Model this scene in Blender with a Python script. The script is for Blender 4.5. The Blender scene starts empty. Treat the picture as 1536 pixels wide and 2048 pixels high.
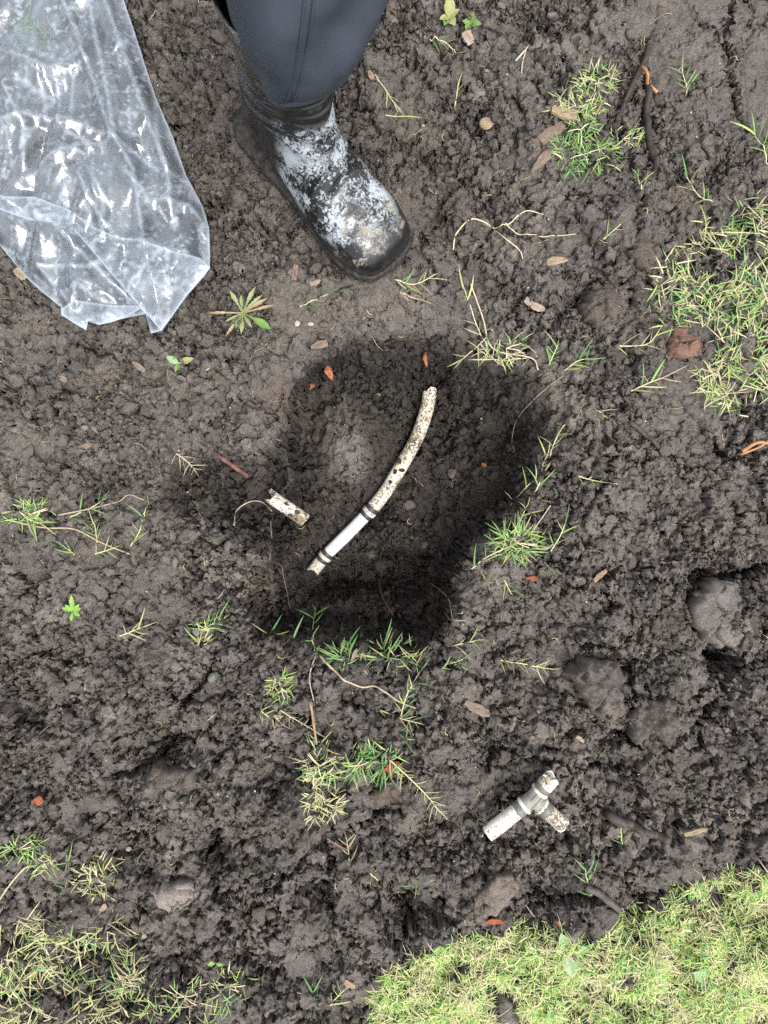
import bpy, bmesh, math, random, time
import numpy as np
from mathutils import Vector, Matrix, Quaternion
from mathutils.geometry import delaunay_2d_cdt
T0 = time.time()
R = math.radians
scene = bpy.context.scene
COL = scene.collection

# ------------------------------------------------------------------ camera, sky, sun, exposure
S, H = 1500.0, 1.05            # photo pixels per metre at z = 0, camera height
cam_data = bpy.data.cameras.new('camera')
cam = bpy.data.objects.new('camera', cam_data); COL.objects.link(cam)
cam.location = (0, 0, H); cam.rotation_euler = (0, 0, 0)
cam_data.sensor_fit = 'VERTICAL'
cam_data.angle = 2 * math.atan((1024 / S) / H)
cam_data.clip_start = 0.01; cam_data.clip_end = 100
scene.camera = cam

SUN_EL, SUN_AZ = 68.0, 140.0    # weak sun behind cloud; azimuth clockwise from +Y (lower right of the picture)
world = bpy.data.worlds.new('World'); scene.world = world; world.use_nodes = True
wn = world.node_tree.nodes; wl = world.node_tree.links
bg = wn['Background']
sky = wn.new('ShaderNodeTexSky'); sky.sky_type = 'NISHITA'; sky.sun_disc = False
sky.sun_elevation = R(SUN_EL); sky.sun_rotation = R(SUN_AZ)
sky.air_density = 1.0; sky.dust_density = 4.0; sky.ozone_density = 1.0
hsv = wn.new('ShaderNodeHueSaturation'); hsv.inputs['Saturation'].default_value = 0.30
wl.new(sky.outputs[0], hsv.inputs['Color']); wl.new(hsv.outputs[0], bg.inputs['Color'])
bg.inputs['Strength'].default_value = 0.15
sun_data = bpy.data.lights.new('sun', 'SUN'); sun = bpy.data.objects.new('sun', sun_data); COL.objects.link(sun)
sun_data.energy = 1.5; sun_data.angle = R(28); sun_data.color = (1.0, 0.965, 0.91)
sd = Vector((math.sin(R(SUN_AZ)) * math.cos(R(SUN_EL)), math.cos(R(SUN_AZ)) * math.cos(R(SUN_EL)), math.sin(R(SUN_EL))))
sun.rotation_euler = sd.to_track_quat('Z', 'Y').to_euler(); sun.location = sd * 5
vs = scene.view_settings
vs.view_transform = 'Standard'; vs.look = 'None'; vs.gamma = 1.0; vs.use_curve_mapping = False
vs.exposure = 0.84
try:
    scene.cycles.transparent_max_bounces = 24; scene.cycles.max_bounces = 8; scene.cycles.use_denoising = False; scene.cycles.use_adaptive_sampling = True; scene.cycles.adaptive_threshold = 0.02; scene.cycles.diffuse_bounces = 3
except Exception: pass

# ------------------------------------------------------------------ helpers
rng = np.random.default_rng(11)
random.seed(5)

def perm_table(seed):
    r = np.random.default_rng(seed)
    a = r.uniform(0, 2 * np.pi, 4096)
    return np.cos(a).astype(np.float32), np.sin(a).astype(np.float32)
_tabs = {}
def perlin(x, y, seed=0):
    if seed not in _tabs: _tabs[seed] = perm_table(seed)
    gx, gy = _tabs[seed]
    x = np.asarray(x, np.float32); y = np.asarray(y, np.float32)
    xf = np.floor(x); yf = np.floor(y); xi = xf.astype(np.int32); yi = yf.astype(np.int32)
    fx = x - xf; fy = y - yf
    u = fx * fx * fx * (fx * (fx * 6 - 15) + 10); v = fy * fy * fy * (fy * (fy * 6 - 15) + 10)
    def g(i, j, dx, dy):
        h = ((i * 7385) ^ (j * 19349)); h = (h ^ (h >> 7)) & 4095
        return np.take(gx, h) * dx + np.take(gy, h) * dy
    a = g(xi, yi, fx, fy); b = g(xi + 1, yi, fx - 1, fy)
    c = g(xi, yi + 1, fx, fy - 1); d = g(xi + 1, yi + 1, fx - 1, fy - 1)
    return ((a + (b - a) * u) * (1 - v) + (c + (d - c) * u) * v) * 1.5
def fbm(x, y, f, octv=4, seed=0, gain=0.5):
    s = 0; a = 1; n = 0
    for k in range(octv):
        s = s + a * perlin(x * f + 17.3 * k, y * f - 9.1 * k, seed + k); n += a; a *= gain; f *= 2.03
    return s / n
def up(c, step, shape):
    n0, n1 = shape
    i = np.arange(n0, dtype=np.float32) / step; i0 = np.minimum(i.astype(np.int32), c.shape[0] - 2); t = (i - i0)[:, None]
    c = c[i0] * (1 - t) + c[i0 + 1] * t
    j = np.arange(n1, dtype=np.float32) / step; j0 = np.minimum(j.astype(np.int32), c.shape[1] - 2); t = (j - j0)[None, :]
    return c[:, j0] * (1 - t) + c[:, j0 + 1] * t
def cfbm(x, y, f, octv=4, seed=0, gain=0.5, step=4):
    n0, n1 = x.shape
    return up(fbm(x[::step, ::step], y[::step, ::step], f, octv, seed, gain), step, x.shape)
def csdf(pl, x, y, step=2):
    return up(sdf(pl, x[::step, ::step], y[::step, ::step]), step, x.shape)
def sstep(a, b, x):
    t = np.clip((x - a) / (b - a), 0, 1); return t * t * (3 - 2 * t)
def sdf(poly, X, Y):
    """signed distance to polygon (positive inside), world units"""
    P = np.asarray(poly, np.float32); n = len(P)
    d = np.full(X.shape, 1e9, np.float32); ins = np.zeros(X.shape, bool)
    for i in range(n):
        ax, ay = P[i]; bx, by = P[(i + 1) % n]
        ex, ey = bx - ax, by - ay
        wx, wy = X - ax, Y - ay
        t = np.clip((wx * ex + wy * ey) / (ex * ex + ey * ey + 1e-12), 0, 1)
        d = np.minimum(d, (wx - ex * t) ** 2 + (wy - ey * t) ** 2)
        c = ((ay > Y) != (by > Y)) & (X < (bx - ax) * (Y - ay) / (by - ay + 1e-12) + ax)
        ins ^= c
    return np.where(ins, 1, -1) * np.sqrt(d)
def W2(px, py, z=0.0):
    k = (H - z) / (S * H)
    return ((px - 768) * k, (1024 - py) * k)
def poly(pts, z=0.0): return [W2(a, b, z) for a, b in pts]
def segdist(pts, X, Y):
    d = np.full(X.shape, 1e9, np.float32)
    for i in range(len(pts) - 1):
        ax, ay = pts[i]; bx, by = pts[i + 1]; ex, ey = bx - ax, by - ay
        t = np.clip(((X - ax) * ex + (Y - ay) * ey) / (ex * ex + ey * ey + 1e-12), 0, 1)
        d = np.minimum(d, (X - ax - ex * t) ** 2 + (Y - ay - ey * t) ** 2)
    return np.sqrt(d)

def make_mesh(name, verts, faces, smooth=False, cols=None, extra=None):
    """verts (n,3); faces list of arrays of tris/quads"""
    me = bpy.data.meshes.new(name)
    verts = np.asarray(verts, np.float32)
    if not isinstance(faces, (list, tuple)) or (len(faces) and not hasattr(faces[0], 'shape')):
        faces_arrs = None
    else: faces_arrs = faces
    if faces_arrs is None:
        me.from_pydata(verts.tolist(), [], [tuple(int(i) for i in f) for f in faces])
    else:
        loops = np.concatenate([f.ravel() for f in faces_arrs]).astype(np.int32)
        sizes = np.concatenate([np.full(len(f), f.shape[1]) for f in faces_arrs]).astype(np.int32)
        starts = np.concatenate([[0], np.cumsum(sizes)[:-1]]).astype(np.int32)
        me.vertices.add(len(verts)); me.vertices.foreach_set('co', verts.ravel())
        me.loops.add(len(loops)); me.loops.foreach_set('vertex_index', loops)
        me.polygons.add(len(sizes)); me.polygons.foreach_set('loop_start', starts)
        try: me.polygons.foreach_set('loop_total', sizes)
        except Exception: pass
    if cols is not None:
        at = me.attributes.new('tint', 'FLOAT_COLOR', 'POINT')
        c = np.ones((len(verts), 4), np.float32); c[:, :3] = cols
        at.data.foreach_set('color', c.ravel())
    if extra:
        for k, v in extra.items():
            at = me.attributes.new(k, 'FLOAT', 'POINT'); at.data.foreach_set('value', np.asarray(v, np.float32))
    me.update(calc_edges=True); me.validate()
    if smooth: me.polygons.foreach_set('use_smooth', np.ones(len(me.polygons), bool))
    return me
def link(name, me, mat=None, parent=None, loc=None):
    o = bpy.data.objects.new(name, me); COL.objects.link(o)
    if mat is not None and me is not None and not me.materials: me.materials.append(mat)
    if parent is not None: o.parent = parent
    if loc is not None: o.location = loc
    return o
def tag(o, label=None, cat=None, group=None, kind=None):
    if label: o['label'] = label
    if cat: o['category'] = cat
    if group: o['group'] = group
    if kind: o['kind'] = kind
    return o
def empty(name, loc, label=None, cat=None, group=None):
    o = bpy.data.objects.new(name, None); COL.objects.link(o); o.location = loc
    o.empty_display_size = 0.02
    return tag(o, label, cat, group)

# ------------------------------------------------------------------ materials
class Mat:
    def __init__(s, name):
        s.m = bpy.data.materials.new(name); s.m.use_nodes = True
        s.n = s.m.node_tree.nodes; s.l = s.m.node_tree.links
        s.b = s.n['Principled BSDF']; s.out = s.n['Material Output']
        s.tc = None
    def node(s, t, **kw):
        nd = s.n.new(t)
        for k, v in kw.items(): setattr(nd, k, v)
        return nd
    def coord(s, kind='Object'):
        if s.tc is None: s.tc = s.n.new('ShaderNodeTexCoord')
        return s.tc.outputs[kind]
    def noise(s, scale, detail=4, rough=0.55, vec=None, dist=0.0):
        nd = s.n.new('ShaderNodeTexNoise'); nd.inputs['Scale'].default_value = scale
        nd.inputs['Detail'].default_value = detail; nd.inputs['Roughness'].default_value = rough
        nd.inputs['Distortion'].default_value = dist
        s.l.new(vec if vec is not None else s.coord(), nd.inputs['Vector'])
        return nd.outputs['Fac']
    def ramp(s, fac, stops):
        nd = s.n.new('ShaderNodeValToRGB'); e = nd.color_ramp.elements
        while len(e) > 1: e.remove(e[-1])
        e[0].position = stops[0][0]; e[0].color = _c4(stops[0][1])
        for p, c in stops[1:]:
            q = e.new(p); q.color = _c4(c)
        s.l.new(fac, nd.inputs[0]); return nd.outputs[0]
    def mix(s, fac, a, b, mode='MIX'):
        nd = s.n.new('ShaderNodeMix'); nd.data_type = 'RGBA'; nd.blend_type = mode
        for sock, v in ((nd.inputs[0], fac), (nd.inputs[6], a), (nd.inputs[7], b)):
            if hasattr(v, 'is_output'): s.l.new(v, sock)
            elif isinstance(v, (int, float)): sock.default_value = v if sock == nd.inputs[0] else (v, v, v, 1)
            else: sock.default_value = _c4(v)
        return nd.outputs[2]
    def math(s, op, a, b=None):
        nd = s.n.new('ShaderNodeMath'); nd.operation = op
        for i, v in enumerate((a, b)):
            if v is None: continue
            if hasattr(v, 'is_output'): s.l.new(v, nd.inputs[i])
            else: nd.inputs[i].default_value = v
        return nd.outputs[0]
    def attr(s, name, out='Color'):
        nd = s.n.new('ShaderNodeAttribute'); nd.attribute_name = name; return nd.outputs[out]
    def bump(s, h, dist, strength=1.0, prev=None):
        nd = s.n.new('ShaderNodeBump'); nd.inputs['Distance'].default_value = dist
        nd.inputs['Strength'].default_value = strength
        s.l.new(h, nd.inputs['Height'])
        if prev is not None: s.l.new(prev, nd.inputs['Normal'])
        s.l.new(nd.outputs[0], s.b.inputs['Normal']); return nd.outputs[0]
    def set(s, color=None, rough=None, spec=None, **kw):
        if color is not None:
            if hasattr(color, 'is_output'): s.l.new(color, s.b.inputs['Base Color'])
            else: s.b.inputs['Base Color'].default_value = _c4(color)
        if rough is not None:
            if hasattr(rough, 'is_output'): s.l.new(rough, s.b.inputs['Roughness'])
            else: s.b.inputs['Roughness'].default_value = rough
        if spec is not None: s.b.inputs['Specular IOR Level'].default_value = spec
        for k, v in kw.items():
            s.b.inputs[k].default_value = v
        return s
def _c4(c):
    if isinstance(c, (int, float)): return (c, c, c, 1)
    return (c[0], c[1], c[2], 1)

def soil_material(name, use_attr=True, col=(0.088, 0.075, 0.067), bumpd=0.0016):
    m = Mat(name)
    big = m.noise(9, 3); mid = m.noise(70, 4, 0.6); fine = m.noise(420, 5, 0.7); grit = m.noise(1500, 2, 0.6)
    v = m.ramp(mid, [(0.25, (0.70, 0.69, 0.68)), (0.5, (1, 1, 1)), (0.78, (1.28, 1.26, 1.25))])
    v2 = m.ramp(fine, [(0.3, (0.62, 0.61, 0.60)), (0.55, (1, 1, 1)), (0.75, (1.5, 1.46, 1.42))])
    v3 = m.ramp(big, [(0.3, (0.85, 0.83, 0.83)), (0.7, (1.13, 1.1, 1.05))])
    c = m.mix(1.0, m.attr('tint') if use_attr else col, v, 'MULTIPLY')
    c = m.mix(1.0, c, v2, 'MULTIPLY'); c = m.mix(1.0, c, v3, 'MULTIPLY')
    # pale mineral grains
    v4 = m.ramp(m.noise(950, 3, 0.7), [(0.32, (0.55, 0.54, 0.53)), (0.5, (1, 1, 1)), (0.7, (1.45, 1.43, 1.4))])
    c = m.mix(1.0, c, v4, 'MULTIPLY')
    g = m.ramp(grit, [(0.70, (0, 0, 0)), (0.76, (1, 1, 1))])
    c = m.mix(m.math('MULTIPLY', g, 0.5), c, (0.34, 0.30, 0.26))
    m.set(c, 0.88, 0.22)
    hgt = m.math('ADD', m.math('MULTIPLY', fine, 0.7), m.math('MULTIPLY', m.noise(900, 3, 0.6), 0.5))
    m.bump(hgt, bumpd * 1.25, 0.95)
    return m.m
M_SOIL = soil_material('soil')
# ------------------------------------------------------------------ the ground: one height field with the dug hole
d = 0.00145
def axis(half, end, growth=1.25):
    n = int(round(half / d)); a = np.arange(-n, n + 1) * d
    ext = []; p = a[-1]; st = d
    while p < end:
        st *= growth; p += st; ext.append(p)
    ext = np.array(ext)
    return np.concatenate([-ext[::-1], a, ext]).astype(np.float32), len(ext), n
ax, ox, nhx = axis(0.555, 6.0); ay, oy, nhy = axis(0.725, 6.0)
X, Y = np.meshgrid(ax, ay)                        # [iy, ix]
ny, nx = X.shape
PX, PY = 768 + X * S, 1024 - Y * S
def cell(x, y): return int(round(y / d)) + nhy + oy, int(round(x / d)) + nhx + ox

wx = cfbm(X, Y, 14, 4, 100) * 0.020; wy = cfbm(X, Y, 14, 4, 140) * 0.020      # domain warp
XW = X + wx; YW = Y + wy
nA = cfbm(X, Y, 11, 4, 400); nB = cfbm(X, Y, 40, 3, 420, step=3); nC = cfbm(X, Y, 4, 3, 440)

HOLE = [(548,905),(556,840),(572,775),(606,722),(660,682),(740,655),(850,645),(930,662),(1000,702),(1075,735),(1118,780),(1122,850),(1090,915),(1062,985),(1020,1040),(965,1090),(925,1130),(915,1200),(898,1262),(840,1315),(760,1312),(660,1300),(575,1292),(500,1292),(474,1240),(486,1170),(520,1120),(500,1075),(452,1035),(470,985),(520,945)]
STEP = [(567,905),(567,828),(582,776),(621,729),(670,700),(760,690),(880,690),(960,705),(1040,740),(1090,790),(1100,860),(1070,930),(1040,1000),(985,1060),(930,1110),(905,1150),(905,1220),(880,1270),(830,1305),(740,1290),(640,1280),(570,1275),(505,1270),(490,1210),(505,1150),(545,1110),(530,1060),(545,1000),(575,960)]
FLOOR = [(700,960),(800,820),(900,800),(990,850),(960,960),(900,1060),(890,1130),(890,1220),(800,1240),(620,1220),(560,1180),(590,1090),(640,1010)]
PIT = [(600,1125),(640,1095),(760,1085),(860,1105),(872,1160),(850,1188),(760,1195),(680,1190),(610,1200)]
XH = X + 0.35 * wx + 0.006 * nB; YH = Y + 0.35 * wy - 0.006 * nB
s_hole = csdf(poly(HOLE), XH, YH); s_step = csdf(poly(STEP, -0.03), XH, YH); s_floor = csdf(poly(FLOOR, -0.14), XH, YH); s_pit = csdf(poly(PIT, -0.20), XH, YH)

base = cfbm(X, Y, 5, 3, 7) * 0.014 + cfbm(X, Y, 16, 3, 17) * 0.010
lump_mask = sstep(1290, 1420, PY + 60 * nC)
lump_mask = np.maximum(lump_mask, sstep(1130, 1260, PX) * sstep(1080, 1180, PY))
base += lump_mask * (0.020 * cfbm(XW, YW, 8, 4, 200) + 0.012 * cfbm(XW, YW, 24, 3, 230) + 0.006)
TR = [(120,930),(260,895),(400,880),(560,905),(600,980),(560,1080),(430,1060),(330,1030),(180,1015)]
base -= 0.045 * sstep(-0.020, 0.045, csdf(poly(TR), XW + 0.6 * wy, YW + 0.6 * wx))
def dent(px, py, r, dep, el=1.0, ang=0.0):
    cx, cy = W2(px, py); c, s_ = math.cos(R(ang)), math.sin(R(ang))
    i0, j0 = cell(max(-.5, min(.5, cx)), max(-.67, min(.67, cy))); n_ = int(2.2 * r / d) + 14
    sl = (slice(max(0, i0 - n_), i0 + n_), slice(max(0, j0 - n_), j0 + n_))
    xx = XW[sl] + nB[sl] * 0.014; yy = YW[sl] - nB[sl] * 0.014
    dx = (xx - cx) * c + (yy - cy) * s_; dy = (-(xx - cx) * s_ + (yy - cy) * c) * el
    q = np.sqrt(dx * dx + dy * dy) / r
    base[sl] -= dep * (1 - sstep(0.2, 1.05, q))
for a in [(1450,1318,.030,.060,1.6,-40),(1430,1150,.05,.030,3.5,10),(1245,1470,.026,.060,1.3,0),(1180,1250,.03,.03,1.5,30),
          (640,1795,.035,.060,1.6,60),(560,1590,.03,.03,2,20),(818,1850,.030,.050,1.5,70),(690,1690,.05,.03,2.0,40),
          (330,1510,.045,.045,3.2,35),(480,1480,.04,.04,3.0,70),(770,1600,.03,.035,2,30),(820,1700,.03,.03,1.5,60),
          (280,1690,.035,.03,2,10),(430,1690,.03,.05,2.2,70),(200,960,.03,.03,2,0),(190,690,.03,.018,2,10),(640,1470,.03,.03,2,20),(600,1440,.016,.04,1.2,0),
          (930,150,.02,.012,1,0),(1120,130,.02,.022,1.6,60),(1060,30,.03,.018,2.5,20),(1215,545,.03,.02,2.5,-20),(1440,905,.02,.025,2,-30),(1000,1990,.02,.02,1,0),
          (850,320,.03,.018,3.0,-45),(360,60,.03,.020,2.0,-60),(470,300,.03,.018,2.0,-45)]:
    dent(*a)
for a in [(345,1600,.060,-.034,1.3,-10),(180,1450,.06,-.015,1.5,0),(520,1620,.04,-.018,1.3,0),(1200,1390,.05,-.022,1.3,30),(1320,1470,.06,-.026,1.3,0),
          (1440,1230,.05,-.018,1.2,0),(1050,1480,.07,-.010,1.5,0),(790,1600,.04,-.018,1.4,-20),(1090,1700,.09,-.012,2,0),(360,1800,.04,-.015,1.3,10),(990,1800,.05,-.012,1.2,30),(760,1760,.04,-.015,1.4,0),(700,1650,.03,-.01,1.4,0),(1220,605,.035,-.014,1.2,0)]:
    dent(*a)
# wall width: crisp spade cuts at left and bottom left, long slopes at the top and right
ramp = 0.010 + 0.036 * sstep(640, 760, PX) * (1 - sstep(740, 860, PY)) + 0.028 * sstep(930, 1040, PX) * (1 - sstep(900, 1000, PY)) + 0.012 * sstep(1150, 1250, PY) * sstep(560, 660, PX)
hole = 0.030 * sstep(-0.045, 0.012, s_hole) + 0.105 * sstep(-0.002, 1.0, s_step / ramp) + 0.045 * sstep(-0.03, 0.045, s_floor) + 0.085 * sstep(-0.010, 0.024, s_pit)
mx_, my_ = W2(700, 868, -0.1)
hole -= 0.016 * np.exp(-(((XH - mx_) / 0.055) ** 2 + ((YH - my_) / 0.075) ** 2))      # low mound in the upper left bowl
steep = sstep(-0.004, 0.004, s_step) * (1 - sstep(1.0, 1.6, s_step / ramp))
base += 0.012 * sstep(-0.06, -0.004, s_hole) * (1 - sstep(-0.004, 0.01, s_hole)) * sstep(950, 1150, PY + 0.4 * (PX - 768))
BOOTZ = 0.004                                     # the boot stands on trodden, level soil
s_boot = segdist([(-0.150, 0.495), (-0.02, 0.36)], X, Y)
flat_boot = 1 - sstep(0.030, 0.075, s_boot + nB * 0.03)
base = base * (1 - flat_boot)
Z = base - hole + sstep(0.005, 0.03, s_hole) * (cfbm(XW, YW, 22, 4, 333, step=2) * 0.022 + (0.5 - np.abs(cfbm(XW, YW, 34, 3, 353, step=2)) * 2.5) * 0.012)
# the long pipe rests on the floor of the hole
PIPE_PX = [(860,783),(853,820),(838,865),(818,905),(795,945),(770,985),(744,1017),(728,1034),(690,1073),(658,1104),(640,1124),(628,1139)]
PIPE_Z = np.linspace(-0.160, -0.200, len(PIPE_PX))
pipe_w = [(*W2(a, b, z), z) for (a, b), z in zip(PIPE_PX, PIPE_Z)]
bestd = np.full(X.shape, 9.0, np.float32); bestz = np.zeros_like(bestd)
for i in range(len(pipe_w) - 1):
    dd = segdist([pipe_w[i][:2], pipe_w[i + 1][:2]], X, Y)
    m = dd < bestd; bestd[m] = dd[m]; bestz[m] = 0.5 * (pipe_w[i][2] + pipe_w[i + 1][2]) - 0.0125
k = 1 - sstep(0.008, 0.040, bestd + nB * 0.012)
Z = Z * (1 - k) + bestz * k
print('macro', time.time() - T0)

# colour of the soil (moist subsoil with the hole's shade painted in, dry crust, sandy and reddish patches), each with its own ragged outline
tint = np.empty((ny, nx, 3), np.float32); tint[:] = (0.138, 0.125, 0.115)
def blend(mask, col):
    global tint
    tint = tint * (1 - mask[..., None]) + np.array(col, np.float32) * mask[..., None]
blend(np.clip(sstep(-0.1, 0.35, nA) * 0.5, 0, 1), (0.172, 0.156, 0.143))
blend(sstep(0.1, 0.5, nC) * 0.4, (0.116, 0.101, 0.091))
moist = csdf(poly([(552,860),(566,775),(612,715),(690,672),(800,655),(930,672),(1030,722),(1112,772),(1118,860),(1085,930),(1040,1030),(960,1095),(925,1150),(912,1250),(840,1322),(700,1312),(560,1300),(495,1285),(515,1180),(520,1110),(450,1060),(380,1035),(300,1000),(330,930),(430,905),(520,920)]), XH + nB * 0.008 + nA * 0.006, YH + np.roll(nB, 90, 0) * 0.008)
blend(sstep(-0.010, 0.010, moist) * 0.85, (0.046, 0.039, 0.034))  # moist soil, darkened further to paint in the shade of the hole
def patch(px, py, rx, ry, ang, col, k, seed, soft=0.5):
    cx, cy = W2(px, py); c, s_ = math.cos(R(ang)), math.sin(R(ang))
    dx = ((X - cx) * c + (Y - cy) * s_) / (rx / S); dy = (-(X - cx) * s_ + (Y - cy) * c) / (ry / S)
    q = np.sqrt(dx * dx + dy * dy) + 0.45 * np.roll(nA, seed * 37, 1) + 0.35 * np.roll(nB, seed * 53, 0)
    blend((1 - sstep(1 - soft, 1.0, q)) * k, col)
patch(690, 880, 70, 120, 8, (0.230, 0.216, 0.205), 0.70, 501, 0.8)
patch(555, 790, 70, 45, 45, (0.156, 0.110, 0.090), 0.6, 502)
patch(700, 615, 190, 40, 5, (0.168, 0.142, 0.124), 0.6, 503)
patch(200, 760, 70, 40, 5, (0.192, 0.166, 0.142), 0.6, 504)
patch(505, 1200, 24, 85, 10, (0.200, 0.160, 0.125), 0.85, 505)  # brown cut face, painted lighter as if lit
patch(1370, 375, 60, 34, 30, (0.180, 0.138, 0.108), 0.5, 506)
patch(1000, 1060, 70, 70, 0, (0.132, 0.106, 0.090), 0.5, 507)
patch(870, 1230, 40, 80, -20, (0.102, 0.079, 0.062), 0.5, 508)
patch(480, 620, 110, 90, 0, (0.150, 0.130, 0.114), 0.5, 509)
patch(1470, 90, 140, 110, 0, (0.134, 0.122, 0.116), 0.6, 511)
patch(450, 250, 110, 160, 0, (0.138, 0.116, 0.102), 0.5, 512)
patch(800, 400, 300, 200, 0, (0.120, 0.100, 0.088), 0.5, 513)
print('tint', time.time() - T0)

# aggregates pressed into the height field, biggest first
warp1 = cfbm(X, Y, 120, 3, 600, step=2) * 0.0045; warp2 = cfbm(X, Y, 120, 3, 620, step=2) * 0.0045
loose = np.ones((ny, nx), np.float32)             # 1 loose, low where trampled or cut smooth
def firm(px, py, rx, ry, k):
    global loose
    loose *= 1 - k * (1 - sstep(0.7, 1.08, np.sqrt(((PX - px) / rx) ** 2 + ((PY - py) / ry) ** 2) + 0.4 * nA))
loose *= 1 - 0.30 * sstep(0.0, 0.01, s_hole)
firm(740, 610, 260, 75, 0.75); firm(570, 780, 130, 150, 0.55); firm(1440, 90, 200, 220, 0.75); firm(1360, 820, 130, 110, 0.5)
firm(690, 860, 100, 130, 0.4); firm(250, 770, 130, 60, 0.35)
loose *= 1 - 0.85 * flat_boot
def splat_class(n, r0, r1, flat, embed, var, mask=None, power=1.6, mark=0.0):
    u = rng.random(n); rr = r0 * (1 - u * (1 - (r1 / r0) ** (-power))) ** (-1 / power)
    xs = rng.uniform(-0.552, 0.552, n); ys = rng.uniform(-0.722, 0.722, n)
    for q in np.argsort(-rr):
        r = rr[q]; cx, cy = xs[q], ys[q]
        iy, ix = cell(cx, cy)
        lo = loose[iy, ix]
        if mask is not None: lo *= mask[iy, ix]
        if rng.random() > 0.12 + 0.88 * lo: continue
        r *= 0.5 + 0.5 * lo
        n_ = int(r * 1.35 / d) + 2
        sl = (slice(max(iy - n_, 0), iy + n_ + 1), slice(max(ix - n_, 0), ix + n_ + 1))
        wk = min(1.6, r / 0.006)
        dx = X[sl] - cx + warp1[sl] * wk; dy = Y[sl] - cy + warp2[sl] * wk
        K = int(rng.integers(5, 8)); a0 = rng.uniform(0, 6.283)
        asp = rng.uniform(0.62, 1.0); ca, sa = math.cos(a0), math.sin(a0)
        du = dx * ca + dy * sa; dv = (dy * ca - dx * sa) / asp
        an = 6.283 * (np.arange(K) + rng.uniform(-0.3, 0.3, K)) / K; ir = 1 / (r * rng.uniform(0.72, 1.05, K))
        t = np.maximum(du[..., None] * (np.cos(an) * ir) + dv[..., None] * (np.sin(an) * ir), 0)
        t *= t; qn = np.sum(t * t * t, -1) ** (1 / 6.0)
        hh = r * flat * rng.uniform(0.7, 1.3)
        dome = 1 - np.minimum(qn, 1.5) ** rng.uniform(3.0, 8.0)
        tx, ty = rng.normal(0, 0.20, 2)
        h = Z[iy, ix] - hh * embed + hh * dome + dx * tx + dy * ty
        Zs = Z[sl]; m = (qn < 1.0) & (h > Zs)
        Zs[m] = h[m]
        if mark and rng.random() < mark: loose[sl][m] *= 0.22
        f = np.clip(1 + rng.normal(0, var), 0.65, 1.5); ts = tint[sl]
        c0 = tint[iy, ix] * f * np.array([1 + rng.normal(0, .025), 1, 1 + rng.normal(0, .03)])
        ts[m] = 0.4 * ts[m] + 0.6 * c0
# blocky aggregates: tilted cells with crevices between them
FINE = (slice(oy, oy + 2 * nhy + 1), slice(ox, ox + 2 * nhx + 1))
def blocks(f, seed, off, tilt, gapw, gapd, var, mask):
    x = (X[FINE] + wx[FINE] * 0.55 + warp1[FINE] * min(1.6, 45.0 / f)).astype(np.float32) * f
    y = (Y[FINE] + wy[FINE] * 0.55 + warp2[FINE] * min(1.6, 45.0 / f)).astype(np.float32) * f
    xi = np.floor(x).astype(np.int32); yi = np.floor(y).astype(np.int32)
    gx, gy = _tabs.setdefault(seed, perm_table(seed)); g2, g3 = _tabs.setdefault(seed + 1, perm_table(seed + 1))
    g4, g5 = _tabs.setdefault(seed + 2, perm_table(seed + 2))
    f1 = np.full(x.shape, 9., np.float32); f2 = f1.copy(); hid = np.zeros(x.shape, np.int32); cx = np.zeros_like(f1); cy = np.zeros_like(f1)
    for i in (-1, 0, 1):
        for j in (-1, 0, 1):
            a, b = xi + i, yi + j
            h = ((a * 7385) ^ (b * 19349)); h = (h ^ (h >> 7)) & 4095
            ddx = x - (a + 0.5 + 0.45 * np.take(gx, h)); ddy = y - (b + 0.5 + 0.45 * np.take(gy, h))
            dd = ddx * ddx + ddy * ddy
            m = dd < f1
            f2 = np.where(m, f1, np.minimum(f2, dd)); f1 = np.where(m, dd, f1)
            hid = np.where(m, h, hid); cx = np.where(m, ddx, cx); cy = np.where(m, ddy, cy)
    e = (np.sqrt(f2) - np.sqrt(f1)) / f
    mk = mask[FINE]
    zc = off * np.take(g2, hid) + tilt * (np.take(g3, hid) * cx + np.take(g4, hid) * cy) / f * 1.2
    zc -= 0.18 * f1 / f                                        # rounded tops
    zc -= gapd * (1 - sstep(0, gapw, e)) * (0.55 + 0.45 * np.take(g5, hid))
    Z[FINE] += zc * mk
    tint[FINE] *= (1 + var * np.take(g5, (hid * 7 + 13) & 4095) * mk)[..., None]
rub = np.clip(loose, 0.10, 1)
p1 = sstep(-0.15, 0.25, cfbm(X, Y, 6, 3, 460)); p2 = sstep(-0.15, 0.25, cfbm(X, Y, 8, 3, 470)); p3 = sstep(-0.15, 0.25, cfbm(X, Y, 7, 3, 480))
out_hole = 1 - 0.45 * sstep(-0.02, 0.01, s_hole)
blocks(8.5, 800, 0.008, 0.22, 0.016, 0.020, 0.08, rub * lump_mask * out_hole)
splat_class(110, 0.022, 0.055, 0.55, 0.40, 0.10, np.maximum(lump_mask, 0.15), 1.6, 0.6)
rub = np.clip(loose, 0.05, 1)
blocks(20, 810, 0.0055, 0.40, 0.0070, 0.015, 0.12, rub * (0.10 + 0.90 * np.maximum(0.75 * lump_mask, p1)) * out_hole)
splat_class(420, 0.012, 0.024, 0.80, 0.38, 0.13, 0.45 + 0.55 * lump_mask, 1.6, 0.6)
rub = np.clip(loose, 0.05, 1)
blocks(47, 820, 0.0060, 0.75, 0.0045, 0.014, 0.16, rub * (0.10 + 0.90 * p2))
splat_class(1700, 0.0075, 0.014, 0.95, 0.35, 0.16, None, 1.6, 0.5)
rub = np.clip(loose, 0.05, 1)
blocks(98, 830, 0.0030, 0.80, 0.0032, 0.0080, 0.16, np.clip(rub * 1.2, 0, 1) * (0.05 + 0.90 * p3))
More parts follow.
